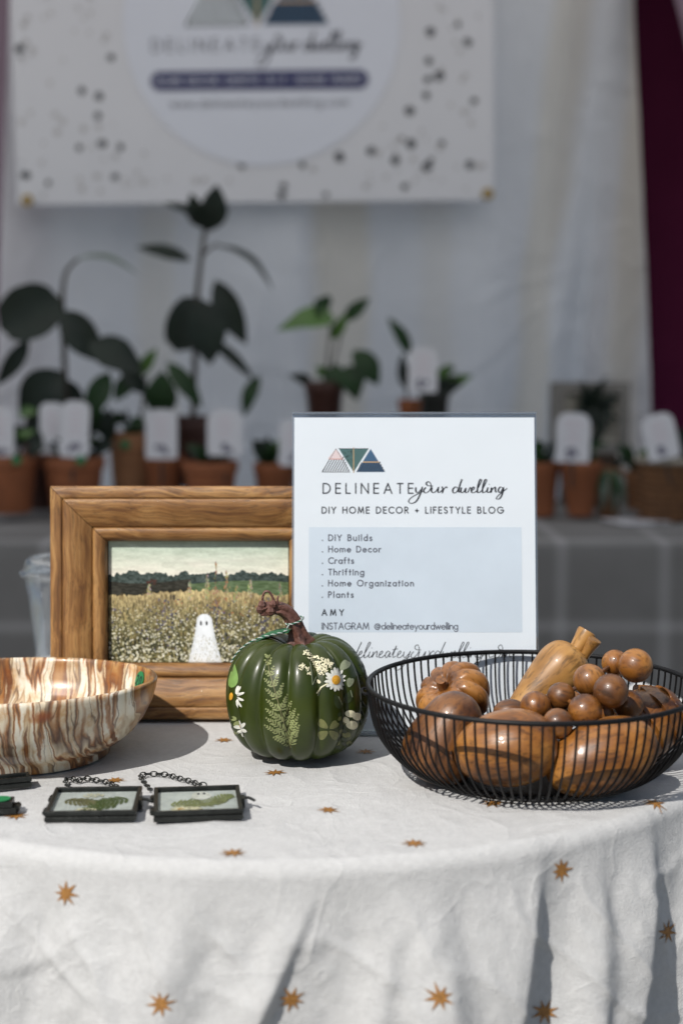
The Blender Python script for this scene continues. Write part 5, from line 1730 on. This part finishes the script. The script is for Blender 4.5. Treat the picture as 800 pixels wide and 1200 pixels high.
def twine(mb, pts, r=0.00072, pitch=0.0056, phase=0, mi=0):
    P_ = catmull(pts, 8)
    out, L = [], 0
    for i, p in enumerate(P_):
        if i:
            L += (p - P_[i - 1]).length
        t = (P_[min(i + 1, len(P_) - 1)] - P_[max(i - 1, 0)]).normalized()
        n1 = t.cross(Vector((0.3, 0.2, 1))).normalized()
        n2 = t.cross(n1)
        a = 2 * PI * L / pitch + phase
        out.append(p + (n1 * math.cos(a) + n2 * math.sin(a)) * r * 0.55)
    mb.tube(out, r * .72, 6, mi=mi)


def pin(u, v, lift):
    return on_pumpkin(u, v, lift) + PC - org


loop_c = at(345, 727, 1.276) - org
e1, e2 = Vector((1, 0, 0.28)).normalized(), Vector((0, 1, 0.15)).normalized()
loop = [loop_c + e1 * 0.0078 * math.cos(t) + e2 * 0.0078 * math.sin(t) for t in np.linspace(-.4, 2 * PI - .4, 14)]
run = [at(338, 732, 1.268) - org, at(336, 738, 1.266) - org, at(331, 741, 1.264) - org, at(318, 744, 1.262) - org, at(303, 748, 1.261) - org, at(289, 755, 1.260) - org, at(278, 765, 1.260) - org, at(271, 776, 1.262) - org]
mb = MB()
for ph, mi in ((0, 0), (PI, 1)):
    twine(mb, loop, phase=ph, mi=mi)
    twine(mb, run, phase=ph, mi=mi)
mb.build('twine', [M['green_string'], M['white_string']], tg)
mb = MB()
cpts = [at(300, 748, 1.272) - org, at(316, 741, 1.271) - org, at(338, 737, 1.270) - org]
vs = []
for p in catmull(cpts, 5):
    vs += [p + Vector((0, -0.006, -0.0022)), p + Vector((0.004, 0.010, -0.0002))]
n2_ = len(vs)
vs += [Vector(p) + Vector((0, 0, 0.0006)) for p in vs[:n2_]]
fs = []
for i in range(0, n2_ - 2, 2):
    fs += [(i, i + 1, i + 3, i + 2), (n2_ + i, n2_ + i + 1, n2_ + i + 3, n2_ + i + 2), (i, i + 2, n2_ + i + 2, n2_ + i), (i + 1, i + 3, n2_ + i + 3, n2_ + i + 1)]
fs += [(0, 1, n2_ + 1, n2_), (n2_ - 2, n2_ - 1, 2 * n2_ - 1, 2 * n2_ - 2)]
mb.add(vs, fs)
mb.build('card', M['green_card'], tg, smooth=False)

# ------------------------------------------------------------------ black wire basket
KB = Vector((0.1525, 1.211, TAB + 0.001))
kb = thing('wire_basket', 'round black wire basket holding carved wooden fruit, right of the sign', 'basket', KB)
RB, ZR = 0.1312, 0.0735
BP = [(RB, ZR), (0.1309, 0.066), (0.1289, 0.052), (0.1250, 0.038), (0.1165, 0.0245), (0.1045, 0.0125), (0.0930, 0.0055), (0.0820, 0.0022), (0.0640, 0.0016)]
mb = MB()
mb.tube([(RB * math.cos(a), RB * math.sin(a), ZR) for a in np.linspace(0, 2 * PI, 145)[:-1]], 0.00205, 10, closed=True)
mb.build('rim', M['black_metal'], kb)
mb = MB()
mb.tube([(0.084 * math.cos(a), 0.084 * math.sin(a), 0.0026) for a in np.linspace(0, 2 * PI, 97)[:-1]], 0.0014, 8, closed=True)
mb.build('base_ring', M['black_metal'], kb)
mb = MB()
mb.lathe([(0.001, 0.0012), (0.070, 0.0012), (0.072, 0.0020), (0.070, 0.0030), (0.001, 0.0030)], 72, cap=False)  # added black disc, stands for the shade and dense wires at the bottom
mb.build('base_shade_disc', M['black_metal'], kb)
mb = MB()
wp_ = catmull([(r, 0, z) for r, z in BP], 3)
mb.tube(wp_, 0.00094, 6)
w0 = mb.build('wire', M['black_metal'], kb)
NW = 100
for k in range(1, NW):
    w = w0.copy()
    C.objects.link(w)
    w.parent = kb
    w.rotation_euler = (0, 0, 2 * PI * k / NW)
for a in (R(183), R(3)):
    mb = MB()
    c = Vector((RB * math.cos(a), RB * math.sin(a), ZR - 0.004))
    o_ = Vector((math.cos(a), math.sin(a), 0))
    s_ = Vector((-math.sin(a), math.cos(a), 0))
    mb.tube(catmull([c - s_ * 0.010, c - s_ * 0.009 + o_ * 0.004, c + o_ * 0.0052, c + s_ * 0.009 + o_ * 0.004, c + s_ * 0.010], 5), 0.0011, 6)
    mb.build('handle_loop', M['black_metal'], kb)


# carved wooden fruit
def turned(mb, pts, n=132, bend=None):
    """lathe along local z through smoothed (r, z) points"""
    c = catmull([(max(r, 0.0002), z, 0) for r, z in pts], 6)
    mb.lathe([(max(p.x, 0.0002), p.y) for p in c], n, cap=False, fr=bend)


def ovoid(rx, l, blunt=0.0, n=9):
    return [(rx * math.sin(PI * i / n) ** (0.9) * (1 + blunt * math.cos(PI * i / n)), -l / 2 * math.cos(PI * i / n)) for i in range(n + 1)]


def fruit(name, label, cat, loc, axis, pts, mat, bend=None, roll=0.0, group='carved wooden fruit in the wire basket'):
    q = Vector(axis).to_track_quat('Z', 'Y')
    t = thing(name, label, cat, loc, group=group)
    t.rotation_mode = 'QUATERNION'
    t.rotation_quaternion = q
    mb = MB()
    turned(mb, pts, bend=bend)
    mb.build('body', M[mat], t, angle=None)
    return t


def dimple(a, r, z):
    return (r * math.cos(a) * (1 + .03 * math.cos(2 * a)), r * math.sin(a), z)


f1 = fruit('wooden_mango', 'glossy brown wooden mango at the front left of the wire basket', 'wooden fruit', at(592, 877, 1.147), (0.93, -0.12, 0.16), ovoid(0.0295, 0.080, -0.10), 'wood_mid', bend=dimple)
mb = MB()
mb.lathe([(0.0002, 0.0), (0.003, -0.0004), (0.0042, -0.0012), (0.003, -0.0030)], 16, cap=False)
mb.build('stalk_scar', M['wood_dark'], f1, loc=(0, 0, -0.0398))
fruit('wooden_papaya', 'large golden brown wooden papaya at the front right of the wire basket', 'wooden fruit', at(704, 887, 1.150), (0.93, 0.14, 0.30), ovoid(0.0285, 0.0905, -0.04), 'wood_mid')
f3 = fruit('wooden_pear', 'dark reddish brown wooden pear leaning at the left of the wire basket', 'wooden fruit', at(521, 866, 1.186), (-0.36, 0.05, -0.85), [(0.0002, -0.040), (0.010, -0.0375), (0.019, -0.029), (0.025, -0.014), (0.0295, 0.004), (0.029, 0.020), (0.021, 0.031), (0.009, 0.0345), (0.0002, 0.034)], 'wood_dark')


def ribs(n, d, p=1.6):
    return lambda a, r, z: ((r * (1 - d * (1 - abs(math.sin(n * a / 2))) ** p)) * math.cos(a), (r * (1 - d * (1 - abs(math.sin(n * a / 2))) ** p)) * math.sin(a), z)


f4 = fruit('wooden_gourd', 'small golden ribbed wooden gourd at the back left of the wire basket', 'wooden fruit', at(531, 818, 1.262), (-0.45, -0.35, 0.55), [(0.0002, -0.0190), (0.012, -0.0215), (0.024, -0.018), (0.0325, -0.004), (0.0325, 0.007), (0.025, 0.0175), (0.014, 0.0195), (0.006, 0.0165), (0.0002, 0.0150)], 'wood_gold', bend=ribs(11, 0.20))
mb = MB()
mb.tube(catmull([(0, 0, 0.014), (0.001, 0, 0.020), (0.004, 0.001, 0.026)], 4), [.0056, .0052, .005, .0046, .0044, .0042, .004, .004, .0042], 12)
mb.build('stalk', M['wood_gold'], f4)
p0, p1 = at(596, 845, 1.245), at(668, 772, 1.262)
ax_ = (p1 - p0)
Ls = ax_.length
f5 = fruit('wooden_eggplant', 'pale turned wooden eggplant with a stalk, lying against the back of the wire basket', 'wooden fruit', p0, ax_, [(0.0002, -0.004), (0.006, -0.002), (0.0105, 0.008), (0.0150, Ls * .33), (0.0198, Ls * .62), (0.0225, Ls * .85), (0.0205, Ls * 1.0), (0.0150, Ls * 1.085), (0.0070, Ls * 1.125), (0.0002, Ls * 1.13)], 'wood_pale')
inv_ = f5.rotation_quaternion.to_matrix().inverted()
for (a_, b_, r0, r1, nm) in ((at(664, 778, 1.262), at(688, 739, 1.266), .0062, .0086, 'stalk'), (at(680, 775, 1.258), at(697, 749, 1.254), .0042, .0060, 'stalk_stub')):
    mb = MB()
    A1, B1 = inv_ @ (a_ - p0), inv_ @ (b_ - p0)
    pts_ = [A1.lerp(B1, t) for t in (0, .2, .45, .7, .92, .985, 1.0)]
    mb.tube(pts_, [r0, r0, r0 * 1.03, (r0 + r1) / 2, r1, r1 * .96, r1 * .8], 20, prof=lambda a, i: 1 + .05 * math.cos(2 * a + .4))
    mb.build(nm, M['wood_pale'], f5)


def scaly(a, r, z):
    row = (z + 0.036) / 0.0145
    k = math.floor(row)
    ph = a * 5 / (2 * PI) + 0.5 * (k % 2)
    f = row - k
    d = abs((ph % 1) - 0.5) * 2
    q = 1 + 0.14 * (1 - f) * (1 - d ** 1.6) - 0.03
    return (r * q * math.cos(a), r * q * math.sin(a), z)


f6c = catmull([(r, z, 0) for r, z in ovoid(0.029, 0.066, 0.08)], 10)
q6 = Vector((0.80, 0.30, 0.42)).to_track_quat('Z', 'Y')
f6 = thing('wooden_artichoke', 'dark brown wooden artichoke with cut scales at the right of the wire basket', 'wooden fruit', at(757, 846, 1.232), group='carved wooden fruit in the wire basket')
f6.rotation_mode = 'QUATERNION'
f6.rotation_quaternion = q6
mb = MB()
mb.lathe([(max(p.x, .0002), p.y) for p in f6c], 112, fr=scaly, cap=False)
mb.build('body', M['wood_mid'], f6, angle=25)
fruit('wooden_plum', 'small dark wooden plum tucked between the mango and the pale eggplant', 'wooden fruit', at(597, 836, 1.20), (1, 0, 0.1), ovoid(0.0115, 0.027), 'wood_dark')
gr_ = thing('wooden_grapes', 'bunch of glossy brown wooden grapes heaped over the other carved fruit', 'wooden fruit', at(690, 820, 1.19), group='carved wooden fruit in the wire basket')
org = Vector(gr_.location)
berries = [(744, 780, 20.5, 1.195, 0), (720, 777, 16, 1.222, 0), (690, 797, 19.5, 1.192, 2), (715, 810, 21, 1.166, 1), (669, 824, 15, 1.212, 0), (703, 836, 16, 1.195, 0), (638, 840, 15, 1.205, 1), (657, 816, 17, 1.188, 1), (627, 828, 18.5, 1.178, 0), (685, 833, 20.5, 1.160, 0), (653, 848, 18.5, 1.150, 2), (736, 826, 18, 1.196, 1), (646, 822, 11, 1.208, 1)]
mesh_of = {}
rnd = random.Random(9)
for (u, v, r_, y, kind) in berries:
    rad_ = r_ * y / F_ * 1.0
    if kind not in mesh_of:
        mb = MB()
        mb.lathe([(max(0.00002, 0.0125 * math.sin(PI * i / 24)), -0.0125 * math.cos(PI * i / 24)) for i in range(25)], 40, cap=False)
        o = mb.build('grape', M[('wood_mid', 'wood_dark', 'wood_gold')[kind]], gr_, angle=None)
        mesh_of[kind] = o
    else:
        o = mesh_of[kind].copy()
        C.objects.link(o)
        o.parent = gr_
    o.location = at(u, v, y) - org
    o.scale = (rad_ / 0.0125,) * 3
    o.rotation_euler = (rnd.uniform(0, 3), rnd.uniform(0, 3), rnd.uniform(0, 3))
mb = MB()
ctrs = {i: at(b_[0], b_[1], b_[3]) - org for i, b_ in enumerate(berries)}
for i, j in ((0, 1), (1, 2), (2, 3), (3, 11), (2, 7), (7, 8), (7, 9), (9, 10), (7, 12), (9, 3), (4, 7), (5, 3), (6, 8)):
    mb.tube([ctrs[i], ctrs[j]], 0.0018, 8)
mb.build('stem', M['wood_dark'], gr_)

# ------------------------------------------------------------------ small glass frames with pressed plants
def bar_frame(mb, w, d, z0, z1, b, mi=0):
    for (cx_, cy_, sx, sy) in ((w / 2, b / 2, w, b), (w / 2, d - b / 2, w, b), (b / 2, d / 2, b, d - 2 * b), (w - b / 2, d / 2, b, d - 2 * b)):
        x0_, x1_, y0_, y1_ = cx_ - sx / 2, cx_ + sx / 2, cy_ - sy / 2, cy_ + sy / 2
        e = min(0.0007, (z1 - z0) / 3)
        vs = [(x0_, y0_, z0 + e), (x1_, y0_, z0 + e), (x1_, y1_, z0 + e), (x0_, y1_, z0 + e), (x0_, y0_, z1 - e), (x1_, y0_, z1 - e), (x1_, y1_, z1 - e), (x0_, y1_, z1 - e),
              (x0_ + e, y0_ + e, z1), (x1_ - e, y0_ + e, z1), (x1_ - e, y1_ - e, z1), (x0_ + e, y1_ - e, z1), (x0_ + e, y0_ + e, z0), (x1_ - e, y0_ + e, z0), (x1_ - e, y1_ - e, z0), (x0_ + e, y1_ - e, z0)]
        mb.add(vs, [(0, 1, 5, 4), (1, 2, 6, 5), (2, 3, 7, 6), (3, 0, 4, 7), (4, 5, 9, 8), (5, 6, 10, 9), (6, 7, 11, 10), (7, 4, 8, 11), (8, 9, 10, 11), (1, 0, 12, 13), (2, 1, 13, 14), (3, 2, 14, 15), (0, 3, 15, 12), (15, 14, 13, 12)], mi)


def atz(u, v, z):
    a, b_ = (u - 400) / F_, (600 - v) / F_
    t = (z - CAM.z) / (-sp_ + b_ * cp_)
    return Vector((a * t, (cp_ + b_ * sp_) * t, z))


def glass_frame(label, u, v, w, d, rz, chain_px, plant):
    c = atz(u, v, TAB)
    t = thing('glass_frame', label, 'glass frame', (c.x, c.y, TAB + 0.0012), (0, 0, rz), 'small hanging glass frames on the cloth')
    bz = 0.0032
    mb = MB()
    bar_frame(mb, w, d, 0.0, 0.0037, bz)
    bar_frame(mb, w, d, 0.0042, 0.0080, bz)
    mb.build('frame', M['dark_metal'], t, smooth=False)
    for z in (0.0034, 0.0058):
        mb = MB()
        mb.add([(bz, bz, z), (w - bz, bz, z), (w - bz, d - bz, z), (bz, d - bz, z)], [(0, 1, 2, 3)])
        mb.build('glass', M['glass'], t, smooth=False)
    mb = MB()
    mb.box((w / 2, d / 2, 0.0041), (w - 2 * bz + 0.001, d - 2 * bz + 0.001, 0.0004))
    mb.build('backing_paper', M['backing'], t, smooth=False)
    plant(t, w, d)
    for f in (0.22, 0.72):
        mb = MB()
        mb.tube([(-0.0008, d * f - 0.004, 0.0040), (-0.0008, d * f + 0.004, 0.0040)], 0.0021, 10)
        mb.build('hinge', M['dark_metal'], t)
    mb = MB()
    mb.box((w + 0.0012, d * .5, 0.0040), (0.0026, 0.010, 0.0072))
    mb.tube([(w + 0.0005, d * .54, 0.0066), (w + 0.006, d * .50, 0.0066), (w + 0.0098, d * .43, 0.0058)], [.0013, .0012, .0010], 8)
    mb.build('latch', M['dark_metal'], t, angle=30)
    inv = Matrix.Rotation(-rz, 3, 'Z')
    P_ = catmull([inv @ (atz(*p, TAB + 0.0022) - Vector((c.x, c.y, TAB + 0.0012))) for p in chain_px], 10)
    acc, L, pts = 0, 0.0045, [P_[0]]
    for i in range(1, len(P_)):
        acc += (P_[i] - P_[i - 1]).length
        if acc >= 0.0040:
            pts.append(P_[i])
            acc = 0
    mb = MB()
    for i in range(len(pts) - 1):
        mid, dr_ = (pts[i] + pts[i + 1]) / 2, (pts[i + 1] - pts[i]).normalized()
        sd = Vector((-dr_.y, dr_.x, 0))
        up = Vector((0, 0, 1))
        if i % 2:
            sd = (sd * 0.45 + up * 0.9).normalized()
        ring_ = [mid + dr_ * (0.0031 * math.cos(a)) + sd * (0.0019 * math.sin(a)) for a in np.linspace(0, 2 * PI, 15)[:-1]]
        mb.tube(ring_, 0.00052, 6, closed=True)
    mb.build('chain', M['dark_metal'], t)
    return t


def pressed(t, name, shapes, mats, z=0.0046):
    mb = MB()
    for i, (pts, mi) in enumerate(shapes):
        mb.add([(x, y, z + (i % 9) * 2e-5) for x, y in pts], [tuple(range(len(pts)))], mi)
    mb.build(name, [M[q] for q in mats], t, smooth=False)


def ellp(x, y, a, b_, ang, n=9):
    return [(x + a * math.cos(q) * math.cos(ang) - b_ * math.sin(q) * math.sin(ang), y + a * math.cos(q) * math.sin(ang) + b_ * math.sin(q) * math.cos(ang)) for q in np.linspace(0, 2 * PI, n + 1)[:-1]]


def flat_frond(x0_, y0_, x1_, y1_, wmax, n, mi, rnd, fat=.40):
    out = []
    dx, dy = x1_ - x0_, y1_ - y0_
    L = math.hypot(dx, dy)
    ba = math.atan2(dy, dx)
    for k in range(n):
        s = (k + .3) / n
        l = wmax * (math.sin(PI * min(1, s * .8 + .22)) ** .8) * rnd.uniform(.85, 1.1)
        for sd in (-1, 1):
            a = ba + sd * (1.05 - .4 * s)
            px_, py_ = x0_ + dx * s, y0_ + dy * s
            out.append((ellp(px_ + math.cos(a) * l * .5, py_ + math.sin(a) * l * .5, l * .52, L / n * fat, a), mi))
    out.append((ellp((x0_ + x1_) / 2, (y0_ + y1_) / 2, L / 2, .0006, ba), mi))
    return out


def plant_a(t, w, d):
    rnd = random.Random(5)
    sh = flat_frond(.010, .040, .034, .030, .012, 8, 0, rnd) + flat_frond(.057, .042, .030, .026, .014, 9, 1, rnd) + flat_frond(.050, .024, .024, .017, .009, 7, 1, rnd)
    pressed(t, 'pressed_fern', sh, ['fern_brown', 'fern_green'])
    dots = []
    for i in range(70):
        a = rnd.uniform(0, 2 * PI)
        q = math.sqrt(rnd.random())
        cx_, cy_ = [(.030, .050), (.028, .014)][i % 2]
        dots.append((ellp(cx_ + math.cos(a) * q * .008, cy_ + math.sin(a) * q * .0045, .0009, .0009, 0, 6), 0))
    pressed(t, 'pressed_blossom', dots, ['cream'], 0.0049)


def plant_b(t, w, d):
    rnd = random.Random(8)
    pressed(t, 'pressed_fern', flat_frond(.012, .026, .056, .034, .015, 14, 0, rnd, .40) + flat_frond(.040, .030, .059, .050, .011, 9, 0, rnd, .38), ['fern'])
    sh = [(ellp(.020 + math.cos(a) * .0042, .0145 + math.sin(a) * .0042, .0042, .0016, a), 0) for a in np.linspace(0, 2 * PI, 10)[:-1]]
    sh += [(ellp(.030 + math.cos(a) * .003, .015 + math.sin(a) * .003, .003, .0014, a), 0) for a in np.linspace(0, 2 * PI, 7)[:-1]]
    sh += [(ellp(.020, .0145, .0026, .0026, 0), 1)]
    pressed(t, 'pressed_daisy', sh, ['cream', 'yolk'], 0.0049)
    gp = [(.0355 + .0070 * math.cos(a) * (1 if math.sin(a) > 0 else 1.15), .048 + (.009 if math.sin(a) > 0 else .012) * math.sin(a)) for a in np.linspace(0, 2 * PI, 25)[:-1]]
    pressed(t, 'paper_ghost', [(gp, 0), (ellp(.0335, .0515, .0011, .0026, R(0)), 1), (ellp(.0380, .0517, .0011, .0026, R(0)), 1)], ['petal', 'ink'], 0.0051)


glass_frame('left one of the two black glass frames, with a two-tone pressed fern', 52, 966, .0660, .0640, R(3.0), [(80, 921), (77, 915), (84, 912), (92, 915), (100, 912), (112, 914), (124, 916), (134, 920), (140, 921)], plant_a)
glass_frame('right one of the two black glass frames, with a pale fern and yellow daisy', 180, 966, .0650, .0640, R(6.5), [(177, 926), (172, 920), (166, 913), (166, 908), (176, 907), (187, 907), (197, 908), (210, 912), (222, 915), (234, 919), (244, 920)], plant_b)

# two more black metal pieces cut off by the left edge
c = atz(38, 924.5, TAB)
t = thing('glass_frame', 'narrow black glass frame cut off by the left edge, nearest the bowl', 'glass frame', (c.x, c.y, TAB + 0.0012), (0, 0, R(180 + 20)), 'small hanging glass frames on the cloth')
mb = MB()
w, d = 0.07, 0.016
bar_frame(mb, w, -d, 0.0, 0.0040, -.0030) if False else bar_frame(mb, w, d, 0.0, 0.0040, .0030)
bar_frame(mb, w, d, 0.0045, 0.0085, .0030)
fo = mb.build('frame', M['dark_metal'], t, smooth=False, loc=(0, -d, 0))
mb = MB()
mb.box((w / 2, d / 2 - d, 0.0066), (w - .0058, d - .0058, 0.0008))
mb.build('glass', M['glass'], t, smooth=False)
c = atz(18, 955.5, TAB)
t = thing('metal_clasp', 'small black metal clasp with a green price sticker at the left edge', 'clasp', (c.x, c.y, TAB + 0.0012), (0, 0, R(184)))
mb = MB()
mb.box((0.026, -0.007, 0.0022), (0.054, 0.016, 0.0044))
mb.box((0.028, -0.007, 0.0068), (0.052, 0.014, 0.0044))
mb.tube([(-0.0008, -0.012, 0.0030), (-0.0008, -0.002, 0.0030)], 0.0026, 12)
mb.build('body', M['dark_metal'], t, angle=30)
mb = MB()
mb.lathe([(0.0002, 0.0), (0.0066, 0.0), (0.0066, 0.0006), (0.0002, 0.0006)], 28, cap=False)
mb.build('price_sticker', M['green_tag'], t, loc=(0.0105, -0.0068, 0.0093), rot=(R(0), 0, 0))
